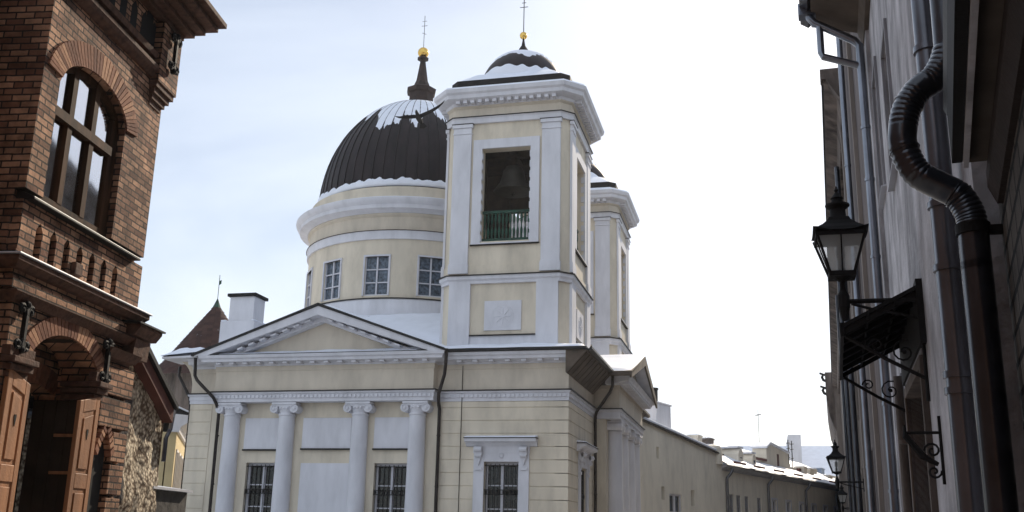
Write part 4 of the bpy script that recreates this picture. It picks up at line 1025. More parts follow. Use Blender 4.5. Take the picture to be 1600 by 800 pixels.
# here outward must face the street: (cos fa, sin fa) = (.95, -.31)
FY = thing('long_yellow_house', (1, 72, 0), 'long pale yellow two-storey house bending down the street, snowy roof with dormers', 'house')
wins = [(1.15, 1.95), (2.35, 3.2), (3.8, 4.6), (6.1, 6.95)]+[(9.0+i*3.0, 10.0+i*3.0) for i in range(7)]
mb = MB(FF); H1 = [(a, b, 2.4, 4.3) for a, b in wins]; mb.wall(0, 30, 0, 5.6, H1, -.3, 0); mb.box(0, 30, -9, -.5, 0, 5.6); build(mb, 'wall', 'far_yellow', FY)
for a, b in wins:
    mb = MB(FF); c_ = (a+b)/2; mb.box(a, a+.07, -.16, -.08, 2.4, 4.3); mb.box(b-.07, b, -.16, -.08, 2.4, 4.3); mb.box(a+.07, b-.07, -.16, -.08, 4.2, 4.3); mb.box(c_-.04, c_+.04, -.16, -.09, 2.4, 4.2); mb.box(a+.07, b-.07, -.15, -.09, 3.6, 3.66)
    if a > 8: mb.box(a-.12, a, 0, .04, 2.3, 4.42); mb.box(b, b+.12, 0, .04, 2.3, 4.42); mb.box(a, b, 0, .04, 4.3, 4.42)
    f_ = build(mb, 'window', 'window_grey' if a < 8 else 'window_white', FY); mb = MB(FF); mb.box(a, b, -.2, -.19, 2.4, 4.3); build(mb, 'pane', 'glass_blue', f_)
mb = MB(FF); mb.run(-.1, 30.2, [(-.3, 5.6), (.06, 5.6), (.1, 5.7), (.35, 5.82), (.38, 5.9), (-.3, 5.92)]); build(mb, 'cornice', 'window_grey', FY)
mb = MB(FF); mb.run(-.1, 30.2, [(-9, 5.93), (.42, 5.925), (-4.5, 8.2)]); rf_ = build(mb, 'roof', 'tin_blue', FY)
P, F = [], []; mb = MB(FF)
for j in range(13):
    for i in range(91):
        u = -.05+30.2*i/90; d = .38-4.85*j/12; z = 5.95+(.42-d)*.462
        k = 0 if j in (0, 12) else 1
        P.append((u, d+(.12*noise.noise(Vector((u*.8, 0, 2))) if j == 0 else 0), z+.01+k*(.05+.06*noise.noise(Vector((u*.7, d*1.2, 0))))))
for j in range(12):
    for i in range(90): a = j*91+i; F.append((a, a+1, a+92, a+91))
mb.add(P, F); build(mb, 'snow', 'snow', rf_, smooth=True)
for u in (.6, 8.1, 16.4, 24.5):
    downpipe(FF, [(u+.3, .35, 5.75), (u+.2, .3, 5.5), (u, .12, 5.2), (u, .1, 4.9), (u, .1, 0)], .09, 'pipe_steel', FY)
# dormers, parapet gable, chimneys
for u, w_, h_, d_ in ((4.4, .9, .55, -.5), (7.0, .7, .4, -.5)):
    mb = MB(FF); mb.box(u, u+w_, d_-2, d_, 6.2, 6.3+h_); mb.prism([(u+w_*.5+w_*.5*cos(pi*k/8), 6.3+h_+.4*sin(pi*k/8)) for k in range(9)], d_-2, d_+.02); do = build(mb, 'dormer', 'far_yellow', FY, bevel=.02)
    mb = MB(FF); mb.box(u+.3*w_, u+.7*w_, d_-.01, d_+.02, 6.7, 6.1+h_); build(mb, 'pane', 'glass_blue', do)
    mb = MB(FF); mb.run(u-.05, u+w_+.05, [(d_-2, 6.3+h_+.42), (d_, 6.3+h_+.42), (d_, 6.3+h_+.52), (d_-2, 6.3+h_+.52)]); build(mb, 'snow', 'snow', do)
mb = MB(FF); mb.box(11.2, 18.0, -2.4, -1.4, 6.4, 7.2); mb.prism([(12.6, 7.2), (12.6, 7.9), (13.4, 8.25), (17.6, 7.9), (17.6, 7.2)], -2.4, -1.4); mb.box(18, 19.6, -2.4, -1.4, 6.4, 7.0); pg = build(mb, 'parapet_gable', 'far_yellow', FY)
mb = MB(FF); mb.prism([(12.5, 7.92), (13.4, 8.27), (17.7, 7.92), (17.7, 8.05), (13.4, 8.42), (12.5, 8.05)], -2.5, -1.3); build(mb, 'snow', 'snow', pg)
mb = MB(FF); mb.box(14.9, 15.3, -1.4, -1.37, 6.5, 7.7); build(mb, 'shutter', 'red_fascia', pg)
mb = MB(FF); mb.box(9.4, 12.4, -1.5, -1.3, 7.0, 7.14); mb.box(9.4, 9.9, -1.45, -1.3, 6.9, 7.2); mb.box(19.5, 20.6, -1.4, -1.2, 6.8, 7.0); build(mb, 'snow_guard', 'red_tin', FY)
for u, z in ((21.9, 7.0), (27.2, 6.8)):
    mb = MB(FF); mb.box(u, u+1.1, -2.0, -1.1, 6.2, z); mb.box(u-.06, u+1.16, -2.06, -1.04, z, z+.12); co = build(mb, 'chimney', 'far_yellow', FY); mb = MB(FF); mb.box(u, u+1.1, -2.0, -1.1, z+.122, z+.2); build(mb, 'snow', 'snow', co, bevel=.03)
for u, d_, w_, z0_, z1_ in ((1.8, -1.2, .5, 6.4, 7.15), (3.0, -2.6, .7, 6.9, 7.9), (6.2, -3.0, .6, 7.0, 8.0), (8.6, -2.2, .9, 6.8, 7.5), (20.0, -1.0, .8, 6.3, 7.05), (24.8, -1.6, .8, 6.4, 7.2), (28.4, -2.0, .9, 6.5, 7.5)):
    mb = MB(FF); mb.box(u, u+w_, d_-.7, d_, z0_, z1_); mb.box(u-.05, u+w_+.05, d_-.75, d_+.05, z1_, z1_+.09); co = build(mb, 'chimney', random.choice(['far_yellow', 'brown_render', 'tin_blue']), FY)
    mb = MB(FF); mb.box(u, u+w_, d_-.7, d_, z1_+.092, z1_+.15); build(mb, 'snow', 'snow', co, bevel=.02)
for u in (2.0, 5.6, 9.6, 14, 18.5, 23, 26):
    mb = MB(FF); mb.box(u, u+2.2, .02, .06, 6.12, 6.28); build(mb, 'snow_guard', 'red_tin', FY)
# roof clutter: ladders and antennas
mb = MB(FF)
for u in (20.3, 21.2): mb.tube([(u, -2.2, 6.9), (u, -2.2, 9.2)], .04, 5); mb.tube([(u-.5, -2.2, 8.9), (u+.5, -2.2, 9.0)], .03, 5); mb.tube([(u-.4, -2.2, 8.5), (u+.4, -2.2, 8.6)], .03, 5); mb.tube([(u-.3, -2.2, 7.8), (u+.3, -2.2, 7.9)], .03, 5)
build(mb, 'antenna', 'iron', FY)

# nearer gabled part
GY = thing('yellow_gatehouse', (-5, 56, 0), 'plain yellow wall with a sloping snowy roof edge directly behind the church', 'house')
mb = MB(FF); hs = [(-7.75, -6.1, 2.0, 3.95), (-9.3, -8.98, 5.6, 6.2), (-8.75, -8.35, 3.6, 4.25), (-4.85, -4.3, 3.4, 4.25)]
mb.wall(-14, 0, 0, 5.9, hs, -.3, 0.05); mb.wall(-14, -7.2, 5.9, 6.3, [hs[1]], -.3, .05); mb.box(-7.2, -.0, -.3, .05, 5.9, 6.3)
mb.prism([(-14, 6.3), (0, 6.3), (0, 6.42), (-14, 7.55)], -.3, .05); mb.box(-14, 0, -8, -.5, 0, 6.2); build(mb, 'wall', 'far_yellow', GY)
mb = MB(FF); mb.prism([(-14, 7.552), (0, 6.422), (0, 6.50), (-14, 7.63)], -6, .2); r2 = build(mb, 'roof', 'black_metal', GY)
mb = MB(FF); mb.prism([(-14, 7.632), (-.05, 6.502), (-.05, 6.72), (-14, 7.85)], -6, .1); build(mb, 'snow', 'snow', r2, bevel=.08)
mb = MB(FF); mb.prism([(-14, 6.4), (-.7, 6.4), (-.7, 7.3), (-9, 8.3), (-14, 8.6)], -5.0, -1.5); build(mb, 'upper_roof', 'snow', GY, bevel=.1, label='low roof buried in white snow behind the wall')
for k in range(9):
    pass
mb = MB(FF)
for k in range(9): u = -6.5+k*.5; mb.box(u, u+.34, -2.5, -2.35, 8.02-.09*k, 8.2-.09*k)
build(mb, 'ridge_board', 'red_tin', GY)
mb = MB(FF); mb.lathe((-.55, -.3, 0), [(.55, 5.9), (.55, 6.75), (.45, 6.95), (.2, 7.02)], 16); build(mb, 'round_turret', 'far_yellow', GY, smooth=True)
mb = MB(FF); mb.box(-7.75, -7.65, -.1, -.02, 2.0, 3.95); mb.box(-6.2, -6.1, -.1, -.02, 2.0, 3.95); mb.box(-7.0, -6.85, -.1, -.02, 2.0, 3.95); mb.box(-7.65, -7.0, -.1, -.02, 3.85, 3.95); mb.box(-6.85, -6.2, -.1, -.02, 3.85, 3.95); mb.box(-7.65, -6.2, -.09, -.03, 2.93, 3.05)
f_ = build(mb, 'window', 'window_white', GY); mb = MB(FF); mb.box(-7.75, -6.1, -.2, -.18, 2, 3.95); build(mb, 'pane', 'glass_blue', f_)
mb = MB(FF)
for h in hs[1:]: mb.box(h[0], h[1], -.28, -.26, h[2], h[3])
build(mb, 'vent_opening', 'interior', GY)
mb = MB(FF); mb.prism([(-11.3, 1.0), (-10.3, 1.0), (-10.3, 4.2), (-10.45, 4.6), (-10.8, 4.8), (-11.15, 4.6), (-11.3, 4.2)], .05, .09); build(mb, 'blind_arch', 'far_yellow', GY, bevel=.02)
mb = MB(FF); mb.prism([(-6.2, 6.5), (-3.7, 6.5), (-3.9, 7.6), (-3.95, 8.9), (-5.85, 8.9), (-6.0, 7.6)], -2.6, -1.4)
mb.box(-6.0, -3.85, -2.65, -1.35, 8.9, 9.0); cw = build(mb, 'chimney', 'white_plaster', GY, bevel=.04)
mb = MB(FF); mb.lathe((-5.0, -2.0, 0), [(.26, 9.0), (.26, 9.75), (.3, 9.75), (.3, 9.85)], 12); build(mb, 'flue', 'iron', cw)

# far snowy-roofed building
FR = thing('distant_house', (2, 112, 0), 'distant house whose broad blue-white snow roof closes the street', 'house')
mb = MB(); mb.box(-9, 16, 110.5, 122, 0, 8.3); build(mb, 'wall', 'far_yellow', FR)
mb = MB(); mb.add([(-9.5, 110, 8.2), (16, 110, 8.2), (16, 116, 11.7), (-9.5, 116, 11.7), (16, 122, 8.2), (-9.5, 122, 8.2)], [(0, 1, 2, 3), (3, 2, 4, 5), (0, 3, 5), (1, 4, 2), (0, 5, 4, 1)]); build(mb, 'snowy_roof', 'snow', FR, label='broad roof covered in blue-white snow')
mb = MB(); mb.box(2.4, 3.7, 110.2, 121.5, 8, 12.35); build(mb, 'fire_wall', 'white_plaster', FR, bevel=.04)
mb = MB(); mb.tube([(-.5, 116, 11.6), (-.5, 116, 15.6)], .03, 5); mb.tube([(-.8, 116, 15.0), (-.2, 116, 15.1)], .05, 5); build(mb, 'antenna', 'iron', FR)

# bare twigs of a tree above the gatehouse roof
BT = thing('bare_tree', (-4.5, 66, 0), 'bare winter treetop faint above the snowy gatehouse roof', 'tree')
tr = MB(); tr.tube([(-4.5, 66, 0), (-4.45, 66, 5), (-4.5, 66, 7.2)], [.2, .12, .04], 8); build(tr, 'trunk', 'bark', BT, smooth=True)
tw = MB(); rnd = random.Random(5)
def twig(p, d, l, r_, k):
    q = p+d*l; tw.tube([tuple(p), tuple((p+q)/2+Vector((rnd.uniform(-.05, .05), 0, rnd.uniform(-.03, .05)))), tuple(q)], [r_, r_*.8, r_*.5], 4, caps=False)
    if k:
        for _ in range(3):
            nd = (d+Vector((rnd.uniform(-.8, .8), rnd.uniform(-.8, .8), rnd.uniform(-.3, .5)))).normalized(); twig(p+d*l*rnd.uniform(.4, 1), nd, l*.72, r_*.6, k-1)
for _ in range(8): twig(Vector((-4.5+rnd.uniform(-1, 1), 66, rnd.uniform(6.2, 7.2))), Vector((rnd.uniform(-1, 1), rnd.uniform(-.6, .6), rnd.uniform(.2, .9))).normalized(), .75, .016, 3)
build(tw, 'crown', 'bark', BT)

# ================================================================== RIGHT SIDE
al = math.atan(.06)
RF = Frame((1.3, 8.7), (sin(al), cos(al)), (-cos(al), sin(al)))     # u = s along the street, d towards the street
def rp(s, d, z): return RF(s, d, z)
# grey house -----------------------------------------------
GH = thing('grey_house', (3, 10, 0), 'tall grey rendered house with drainpipes and canopied doorway on the right', 'house')
gw = [(3.1, 3.8, 5.6, 7.1), (1.2, 1.9, 5.2, 6.6), (2.9, 3.7, 1.5, 3.3), (.2, 2.1, 0, 3.1)]
mb = MB(RF); mb.wall(-1.3, 4.4, 0, 8.3, gw, -.35, 0); mb.box(-2.4, -1.3, -.5, -.13, 0, 8.3); mb.box(-2.4, 4.4, -8, -.7, 0, 8.3); build(mb, 'wall', 'grey_render', GH)
for i, (a, b, c, d) in enumerate(gw):
    if i == 4: continue
    mb = MB(RF); mb.box(a-.07, a, 0, .03, c-.05, d+.07); mb.box(b, b+.07, 0, .03, c-.05, d+.07); mb.box(a, b, 0, .03, d, d+.07)
    mb.box(a, a+.06, -.2, -.12, c, d); mb.box(b-.06, b, -.2, -.12, c, d); mb.box(a, b, -.2, -.12, d-.06, d)
    f_ = build(mb, 'window', 'window_grey', GH); mb = MB(RF); mb.box(a, b, -.22, -.205, c, d); build(mb, 'pane', 'glass_dark', f_)
    mb = MB(RF); mb.run(a-.1, b+.1, [(-.1, c-.05), (.06, c-.07), (.06, c-.055), (-.1, c-.01)]); build(mb, 'sill', 'ledge_metal', f_)
# door with brown frame
mb = MB(RF); mb.box(.1, .2, -.30, .05, 0, 3.1); mb.box(2.1, 2.2, -.30, .05, 0, 3.1); mb.box(.2, 2.1, -.30, .05, 3.0, 3.1); mb.box(.2, 2.1, -.28, -.2, 0, 3.0); mb.box(.3, 1.05, -.2, -.17, .3, 2.7); mb.box(1.25, 2.0, -.2, -.17, .3, 2.7)
build(mb, 'door', 'brown_render', GH, bevel=.005)
# vertical lesene strips and string
mb = MB(RF); mb.box(4.0, 4.38, 0.002, .045, 0, 8.3); build(mb, 'lesene', 'grey_render', GH)
mb = MB(RF); mb.run(-2.4, 4.45, [(0, 8.0), (.06, 8.0), (.12, 8.2), (.70, 8.36), (.70, 8.44), (0, 8.44)]); build(mb, 'eave_soffit', 'soffit_brown', GH)
mb = MB(RF); mb.run(-2.4, 4.5, [(.66, 8.45), (.74, 8.38), (.84, 8.45), (.84, 8.52), (.80, 8.52), (.74, 8.44)]); mb.run(-2.4, 4.45, [(-8, 11.5), (.7, 8.46), (.7, 8.5), (-8, 11.55)]); build(mb, 'roof', 'pipe_dark', GH)
# thin pipe with double outlet
sp_ = 4.1
pp = [(sp_, .74, 8.46), (sp_, .72, 8.32), (sp_, .66, 8.24), (sp_, .18, 7.92), (sp_, .12, 7.84), (sp_, .12, 7.7), (sp_, .12, 0)]
downpipe(RF, pp, .052, 'pipe_blue', GH, straps=[(sp_, .12, z) for z in (6.7, 6.0, 5.0, 4.1, 3.2, 2.2, 1.2)], n=14)
mb = MB(RF); mb.tube([(sp_, .60, 8.2), (sp_, .60, 7.80), (sp_, .58, 7.74), (sp_, .14, 7.56)], .045, 12); mb.box(sp_-.09, sp_+.09, .64, .86, 8.34, 8.5); build(mb, 'overflow_pipe', 'pipe_blue', GH)
# second pipe on this wall
downpipe(RF, [(2.6, .07, 3.3), (2.6, .07, 0)], .045, 'brown_render', GH, straps=[(2.35, .07, z) for z in (4.0, 2.6, 1.4)], n=12)
# wide pipe
s2 = -1.95
downpipe(RF, [(s2, 0, 9), (s2, 0, 0)], .078, 'pipe_steel', GH, straps=[(s2, 0, z) for z in (4.82, 3.72, 3.3, 2.62, 2.52, 1.4)], n=24)

# canopy
def canopy():
    s0, s1, dd, zw, zo = -.12, 2.3, .64, 3.62, 3.30
    mb = MB(RF); mb.run(s0, s1, [(0, zw), (0, zw+.035), (dd, zo+.03), (dd, zo)]); c_ = build(mb, 'canopy', 'iron', GH)
    mb = MB(RF); mb.run(s0, s1, [(dd-.015, zo-.07), (dd+.012, zo-.07), (dd+.012, zo+.045), (dd-.015, zo+.045)]); build(mb, 'front_rail', 'iron', c_)
    mb = MB(RF)
    for k in range(7):
        u = s0+.02+(s1-s0-.05)*k/6; mb.add([(u, .0, zw-.05), (u, dd-.02, zo-.05), (u, dd-.02, zo-.002), (u, 0, zw-.002), (u+.025, .0, zw-.05), (u+.025, dd-.02, zo-.05), (u+.025, dd-.02, zo-.002), (u+.025, 0, zw-.002)], [(0, 1, 2, 3), (4, 7, 6, 5), (0, 4, 5, 1), (1, 5, 6, 2), (2, 6, 7, 3), (3, 7, 4, 0)])
    for q in (.2, .42): mb.run(s0, s1, [(q, zw-.5*q-.04), (q+.02, zw-.5*q-.05), (q+.02, zw-.5*q-.003), (q, zw-.5*q+.0)])
    build(mb, 'rafter_grid', 'iron', c_)
    mb = MB(RF); mb.box(s0-.02, s1+.02, .0, .05, 3.16, zw+.06); build(mb, 'wall_plate', 'iron', c_)
    for s_ in (s0+.06, s1-.1):
        mb = MB(RF); mb.tube([(s_, dd-.03, zo-.06), (s_, .3, 3.04), (s_, .02, 2.88)], .016, 6)
        mb.tube([(s_, .02, 2.7), (s_, .02, 3.3)], .015, 6)
        for (cd, cz, rad, t0, dr_) in ((.38, 3.16, .06, 0, 1), (.17, 3.10, .10, 1.2, -1)):
            mb.tube([(s_, cd+dr_*(rad*(1-.055*t))*cos(t*.55+t0), cz+(rad*(1-.055*t))*sin(t*.55+t0)) for t in range(16)], .008, 5)
        mb.sphere((s_, .17, 3.10), .02, 6)
        build(mb, 'scroll_bracket', 'iron', c_)
canopy()

# iron wall bracket near the camera
WB = thing('wall_bracket', RF(-.62, 0, 2.35), 'small black iron scroll bracket on the grey wall left of the wide pipe', 'bracket')
mb = MB(RF); s_ = -.62
mb.box(s_-.014, s_+.014, 0, .02, 2.03, 2.52); mb.tube([(s_, .01, 2.40), (s_, .25, 2.40)], .011, 6); mb.tube([(s_, .25, 2.36), (s_, .25, 2.46)], [.018, .006], 6)
mb.tube([(s_, .25, 2.38), (s_, .14, 2.23), (s_, .04, 2.17)], [.022, .026, .016], 6)
for (cd, cz, rad, t0) in ((.07, 2.27, .06, 0), (.07, 2.12, .05, 3.0)):
    mb.tube([(s_, cd+(rad*(1-.055*t))*cos(t*.55+t0), cz+(rad*(1-.055*t))*sin(t*.55+t0)) for t in range(16)], .009, 5)
build(mb, 'scroll', 'iron', WB)

# street lamps on brackets --------------------------------------
def lamp_proto(loc, label):
    """origin where the arm meets the lamp stem; arm runs to the wall (towards +X)"""
    Lm = thing('street_lamp', loc, label, 'street lamp', 'wall lanterns along the right side of the street')
    f = Frame((loc[0], loc[1]), (cos(al), -sin(al)*-1*0+.0), (0, -1)); z0 = loc[2]
    f = Frame((loc[0], loc[1]), (1, .0), (0, 1))
    mb = MB(f); mb.tube([(0, 0, z0), (.60, 0, z0+.0)], .02, 8); mb.tube([(.06, 0, z0-.02), (.22, 0, z0-.07), (.40, 0, z0-.11), (.60, 0, z0-.16)], .012, 6)
    mb.lathe((0, 0, z0), [(.02, -.16), (.03, -.13), (.045, -.06), (.05, -.05), (.05, .05), (.04, .07), (.028, .09), (.022, .12), (.022, .2), (.032, .22), (.022, .25)], 10)
    mb.box(.585, .605, -.04, .04, z0-.22, z0+.08)
    build(mb, 'bracket_arm', 'iron', Lm)
    # body: four-sided lantern tapering down
    zb, zt_ = z0+.22, z0+.57; hb, ht = .092, .198
    mb = MB(f); mb.lathe((0, 0, 0), [(.03, zb-.05), (.06, zb-.03), (.09, zb-.02)], 8); mb.box(-hb-.015, hb+.015, -hb-.015, hb+.015, zb-.02, zb+.02)
    for sx in (-1, 1):
        for sy in (-1, 1): mb.tube([(sx*hb, sy*hb, zb), (sx*ht, sy*ht, zt_)], .011, 6)
    for sx in (-1, 1):
        mb.tube([(sx*hb, 0, zb), (sx*ht, 0, zt_)], .006, 5); mb.tube([(0, sx*hb, zb), (0, sx*ht, zt_)], .006, 5)
    build(mb, 'lantern_frame', 'iron', Lm)
    mb = MB(f); q = .008
    P = [(sx*(hb-q), sy*(hb-q), zb+.02) for sx, sy in ((-1, -1), (1, -1), (1, 1), (-1, 1))]+[(sx*(ht-q), sy*(ht-q), zt_-.01) for sx, sy in ((-1, -1), (1, -1), (1, 1), (-1, 1))]
    mb.add(P, [(i, (i+1) % 4, 4+(i+1) % 4, 4+i) for i in range(4)]); build(mb, 'glass_pane', 'lamp_glass', Lm)
    mb = MB(f); mb.lathe((0, 0, 0), [(.025, zb+.02), (.03, zb+.1), (.015, zb+.12), (.035, zb+.15), (.03, zb+.24), (.005, zb+.26)], 10); build(mb, 'lamp_holder', 'iron', Lm)
    # roof with up-turned corners and chimney
    mb = MB(f); hr = .238; n = 6; P = []; F = []
    prof = [(1.0, 0), (.86, .035), (.62, .075), (.42, .12), (.36, .15)]
    k = 16
    for (s_, h_) in prof:
        for i in range(k):
            a = 2*pi*i/k+pi/4; m_ = 1/max(abs(cos(a-0)), abs(sin(a))); m_ = m_/sqrt(2)*1.0
            cr_ = abs(cos(2*(a-pi/4)))**8 if True else 0
            R_ = hr*s_*1.30*m_; up = .035*cr_ if s_ == 1.0 else 0
            P.append((R_*cos(a), R_*sin(a), zt_-.01+h_+up))
    F = [(j*k+i, j*k+(i+1) % k, (j+1)*k+(i+1) % k, (j+1)*k+i) for j in range(len(prof)-1) for i in range(k)]+[tuple(range(k))]
    mb.add(P, F)
    mb.box(-ht, ht, -ht, ht, zt_-.045, zt_-.012)
    build(mb, 'lantern_roof', 'iron', Lm)
    mb = MB(f); mb.lathe((0, 0, zt_+.13), [(.085, 0), (.068, .02), (.064, .09), (.10, .12), (.10, .135), (.05, .15), (.045, .18), (.055, .19), (.03, .22), (.012, .25), (.02, .26), (.004, .30)], 12); build(mb, 'vent_chimney', 'iron', Lm, smooth=True)
    return Lm
LP = lamp_proto((.685, 8.62, 3.52), 'largest black iron wall lantern, nearest, over the canopy on the grey house')
def lamp_at(loc, label, sc=1):
    c = copy_tree(LP); c.location = loc; c.scale = (sc, sc, sc); c['label'] = label
    return c
lamp_at((1.65, 26, 3.02), 'middle-sized black wall lantern halfway down the street on the brown house')
lamp_at((3.08, 46, 3.05), 'smallest and farthest black wall lantern, just below the middle one')

# brown long houses ----------------------------------------------
TB = thing('taupe_house', (4, 20, 0), 'narrow dark taupe house between the grey house and the long brown one', 'house')
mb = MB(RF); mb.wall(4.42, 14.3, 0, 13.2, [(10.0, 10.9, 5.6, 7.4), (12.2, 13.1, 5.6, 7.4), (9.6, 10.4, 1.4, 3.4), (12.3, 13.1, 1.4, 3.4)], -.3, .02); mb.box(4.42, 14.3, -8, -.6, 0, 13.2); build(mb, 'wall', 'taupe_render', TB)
mb = MB(RF)
for a, b, c, d in [(10.0, 10.9, 5.6, 7.4), (12.2, 13.1, 5.6, 7.4), (9.6, 10.4, 1.4, 3.4), (12.3, 13.1, 1.4, 3.4)]: mb.box(a, b, -.22, -.2, c, d)
build(mb, 'window', 'glass_dark', TB)
mb = MB(RF)
for s_ in (9.0, 13.7): mb = MB(RF); mb.box(s_, s_+.3, .022, .09, 0, 13.2); build(mb, 'lesene', 'tan_render', TB)
downpipe(RF, [(11.9, .12, 13.0), (11.9, .12, 0)], .06, 'pipe_blue', TB, straps=[(11.9, .12, z) for z in (3, 5, 7, 9)], n=12)
mb = MB(RF); mb.box(14.2, 14.55, .0, .52, 12.0, 12.25); mb.run(14.2, 14.5, [(.05, 11.5), (.12, 11.5), (.35, 11.9), (.4, 12.0), (.05, 12.0)]); build(mb, 'gutter_console', 'brown_render', TB)
BB = thing('brown_house', (5, 40, 0), 'long dark brown rendered house receding down the right side of the street', 'house')
bw = [(s_, s_+1.1, z, z+1.9) for s_ in (16.5, 20, 24, 28, 32, 36, 40, 44, 48) for z in (1.5, 5.0, 8.6)]
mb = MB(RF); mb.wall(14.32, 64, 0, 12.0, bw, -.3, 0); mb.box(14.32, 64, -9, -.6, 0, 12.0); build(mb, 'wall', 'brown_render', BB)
for a, b, c, d in bw[:15]:
    mb = MB(RF); mb.box(a-.12, a, 0, .06, c-.1, d+.12); mb.box(b, b+.12, 0, .06, c-.1, d+.12); mb.box(a, b, 0, .06, d, d+.12); mb.box(a, b, -.22, -.2, c, d); build(mb, 'window', 'tan_render', BB)
mb = MB(RF); mb.run(14.32, 64, [(0, 11.4), (.1, 11.4), (.16, 11.8), (.45, 11.95), (.45, 12.1), (0, 12.1)]); build(mb, 'cornice', 'brown_render', BB)
mb = MB(RF); mb.run(14.3, 64, [(-9, 12.1), (.5, 12.102), (-4.5, 14.6)]); build(mb, 'roof', 'black_metal', BB)
for s_ in (16.0, 22.5, 30, 38, 46): mb = MB(RF); mb.box(s_, s_+.5, 0.002, .1, 0, 11.4); build(mb, 'lesene', 'tan_render', BB)
for s_ in (19.2, 27.0, 35.0): downpipe(RF, [(s_, .18, 11.6), (s_, .16, 0)], .07, 'pipe_dark', BB, n=10)
EH = thing('end_house', (7.5, 82, 0), 'far end house with curled gutter hooks at the end of the brown row', 'house')
mb = MB(RF); mb.box(64.05, 82, -9, .35, 0, 12.9); build(mb, 'wall', 'tan_render', EH)
mb = MB(RF); mb.run(64.1, 82, [(.35, 9.0), (.5, 9.2), (.75, 10.0), (.9, 11.5), (.9, 12.9), (.35, 12.9)]); build(mb, 'eave', 'brown_render', EH)
mb = MB(RF)
for z in (12.9, 12.0):
    mb.tube([(64.3, .8, z-.2), (64.3, 1.0, z-.12), (64.3, 1.1, z-.3), (64.3, 1.02, z-.5), (64.3, .8, z-.6)], .09, 6); mb.tube([(64.3, .95, z-.14), (64.3, 1.25, z-.02)], .07, 6)
build(mb, 'gutter_hook', 'iron', EH)

# nearest stone building -------------------------------------------
na = .15
NF = Frame((1.37, 6.1), (sin(na), cos(na)), (-cos(na), sin(na)))
NH = thing('stone_house', (2.6, 4, 0), 'nearest dark stone house with deep eave at the right edge', 'house')
mb = MB(NF); mb.box(-4.0, .0, -5, 0, 0, 11); build(mb, 'wall', 'stone_block', NH)  # unseen height above the eave added to cut sky light
mb = MB(); mb.box(2.4, 8, -14, 2.4, 0, 11); build(mb, 'sky_blocker', 'stone_block', NH)  # unseen block added to hold back sky light from behind the camera
mb = MB(NF); mb.run(-4.0, -.35, [(0, 3.40), (.03, 3.40), (.07, 3.50), (.07, 3.585), (0, 3.585)]); build(mb, 'eave_moulding', 'mortar_dark', NH)
mb = MB(NF); mb.run(-4.0, -.5, [(0, 3.60), (.16, 3.60), (.16, 3.66), (0, 3.66)]); build(mb, 'soffit', 'soffit_brown', NH)
mb = MB(NF); mb.run(-4.0, -.56, [(.163, 3.55), (.19, 3.55), (.19, 3.70), (.163, 3.70)]); build(mb, 'pale_batten', 'grey_render', NH)
mb = MB(NF); mb.run(-4.0, -.60, [(.192, 3.57), (.245, 3.57), (.245, 3.86), (.192, 3.86)]); build(mb, 'fascia', 'iron', NH)
mb = MB(NF); mb.run(-4.0, -.56, [(.245, 3.862), (-.2, 4.2), (-.2, 4.24), (.26, 3.90)]); build(mb, 'roof_edge', 'black_metal', NH)
# the big corrugated downpipe: vertical, out round the eave and back to the wall
ctl = [(1.175, 6.0, 6.2), (1.17, 6.0, 4.62), (1.155, 6.0, 4.43), (1.08, 6.0, 4.28), (.98, 6.0, 4.205), (.905, 6.0, 4.09), (.872, 6.0, 3.95), (.872, 6.0, 3.84), (.93, 6.0, 3.69), (1.05, 6.0, 3.60), (1.14, 6.0, 3.535), (1.19, 6.0, 3.43), (1.20, 6.0, 3.33), (1.20, 6.0, 3.22), (1.20, 6.0, 3.1), (1.20, 6.0, 3.0), (1.20, 6.0, 1.5), (1.20, 6.0, 0)]
def catmull(c, n=14):
    o = []
    for i in range(len(c)-1):
        p0, p1, p2, p3 = (Vector(c[max(i-1, 0)]), Vector(c[i]), Vector(c[i+1]), Vector(c[min(i+2, len(c)-1)]))
        for k in range(n):
            t = k/n; o.append(.5*((2*p1)+(-p0+p2)*t+(2*p0-5*p1+4*p2-p3)*t*t+(-p0+3*p1-3*p2+p3)*t**3))
    o.append(Vector(c[-1])); return o
pth = catmull(ctl); rad = []
for i, p in enumerate(pth):
    z = p.z; x = p.x
    rib = (4.24 < z < 4.45) or (3.98 < z < 4.24 and x < .98) or (3.62 < z < 3.86 and x < .97) or (3.36 < z < 3.56)
    rad.append(.082+(.003*sin(i*pi/1.5+.3) if rib else 0))
mb = MB(); mb.tube([tuple(p) for p in pth], rad, 28)
bp_ = build(mb, 'downpipe', 'pipe_dark', NH, smooth=True, label='fat dark pipe with corrugated S-bend')
mb = MB(); mb.tube([(1.20, 6.0, 3.30), (1.20, 6.0, 3.36)], .094, 28); mb.box(1.27, 1.37, 5.96, 6.04, 3.305, 3.345); build(mb, 'pipe_clamp', 'iron', bp_)
for i_ in (66, 98, 140):
    mb = MB(); mb.tube([tuple(pth[i_]), tuple(pth[i_+1])], .0885, 28); build(mb, 'pipe_joint', 'pipe_dark', bp_, smooth=True)

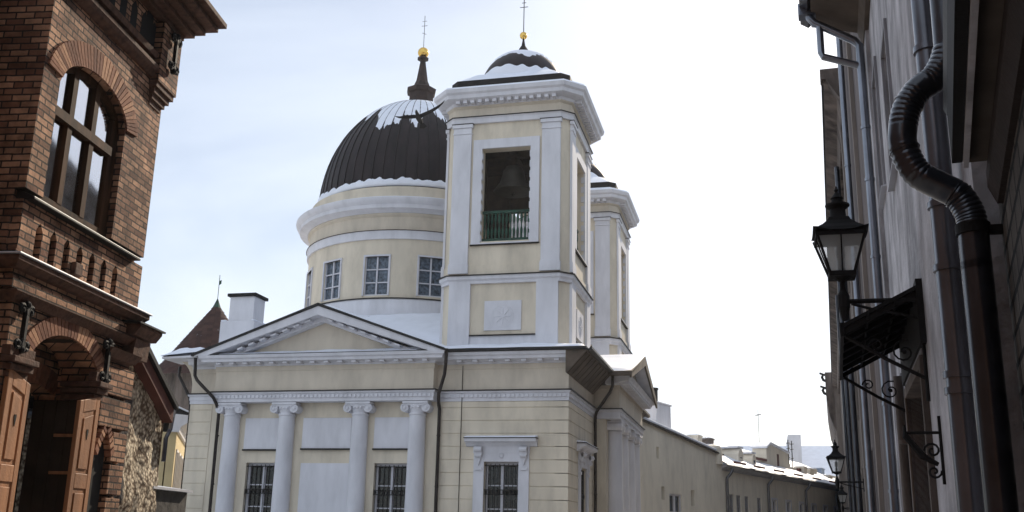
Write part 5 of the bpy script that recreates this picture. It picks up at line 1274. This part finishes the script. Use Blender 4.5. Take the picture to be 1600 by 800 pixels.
# ================================================================== BIRD
BD = thing('bird', (-7.12, 20, 10.5), 'dark bird in flight with wings spread before the church dome', 'bird')
mb = MB(); c = Vector((-7.12, 20, 10.52))
ax = Vector((.28, -.1, -.95)).normalized()     # head up, tail down to the right
def bpnt(t): return c+Vector((.20*t, -.05*t, -.22*t))
pts = [c+Vector((-.085, 0, .20)), c+Vector((-.075, 0, .15)), c+Vector((-.05, 0, .09)), c+Vector((-.02, 0, .0)), c+Vector((.03, 0, -.09)), c+Vector((.07, 0, -.16))]
mb.tube([tuple(p) for p in pts], [.008, .032, .042, .062, .052, .03], 12)
bt_ = [(.04, -.12), (.015, -.25), (.07, -.255), (.11, -.262), (.165, -.235), (.19, -.215), (.11, -.13)]
n = len(bt_); mb.add([(c.x+x, c.y-.006, c.z+z) for x, z in bt_]+[(c.x+x, c.y+.006, c.z+z) for x, z in bt_], [tuple(range(n)), tuple(range(2*n-1, n-1, -1))]+[(i, (i+1) % n, n+(i+1) % n, n+i) for i in range(n)])
wl = [(-.05, .07), (-.14, .075), (-.30, .06), (-.44, .045), (-.57, .055), (-.46, .005), (-.34, -.01), (-.2, -.012), (-.08, -.005), (-.02, -.02)]
wr = [(-.02, .07), (.10, .105), (.26, .155), (.40, .215), (.50, .265), (.60, .34), (.56, .27), (.47, .185), (.36, .12), (.24, .07), (.13, .035), (.03, -.02)]
for wp in (wl, wr):
    n = len(wp); f_ = lambda x: -.12*abs(x)
    mb.add([(c.x+x, c.y-.012*(1-abs(x))+f_(x), c.z+z) for x, z in wp]+[(c.x+x, c.y+.012*(1-abs(x))+f_(x), c.z+z) for x, z in wp], [tuple(range(n)), tuple(range(2*n-1, n-1, -1))]+[(i, (i+1) % n, n+(i+1) % n, n+i) for i in range(n)])
build(mb, 'body', 'feather', BD)

# ================================================================== HAZE
hz = MB(); hz.box(-205, 205, -65, 305, -1.6, 32)
hm = bpy.data.materials.new('haze'); hm.use_nodes = True; n = hm.node_tree.nodes; n.remove(n['Principled BSDF'])
pv = n.new('ShaderNodeVolumePrincipled'); pv.inputs['Color'].default_value = (.93, .95, 1, 1); pv.inputs['Density'].default_value = .0004; pv.inputs['Anisotropy'].default_value = .3
hm.node_tree.links.new(pv.outputs[0], n['Material Output'].inputs['Volume']); MATS['haze'] = hm
tag(build(hz, 'haze', 'haze'), kind='stuff')
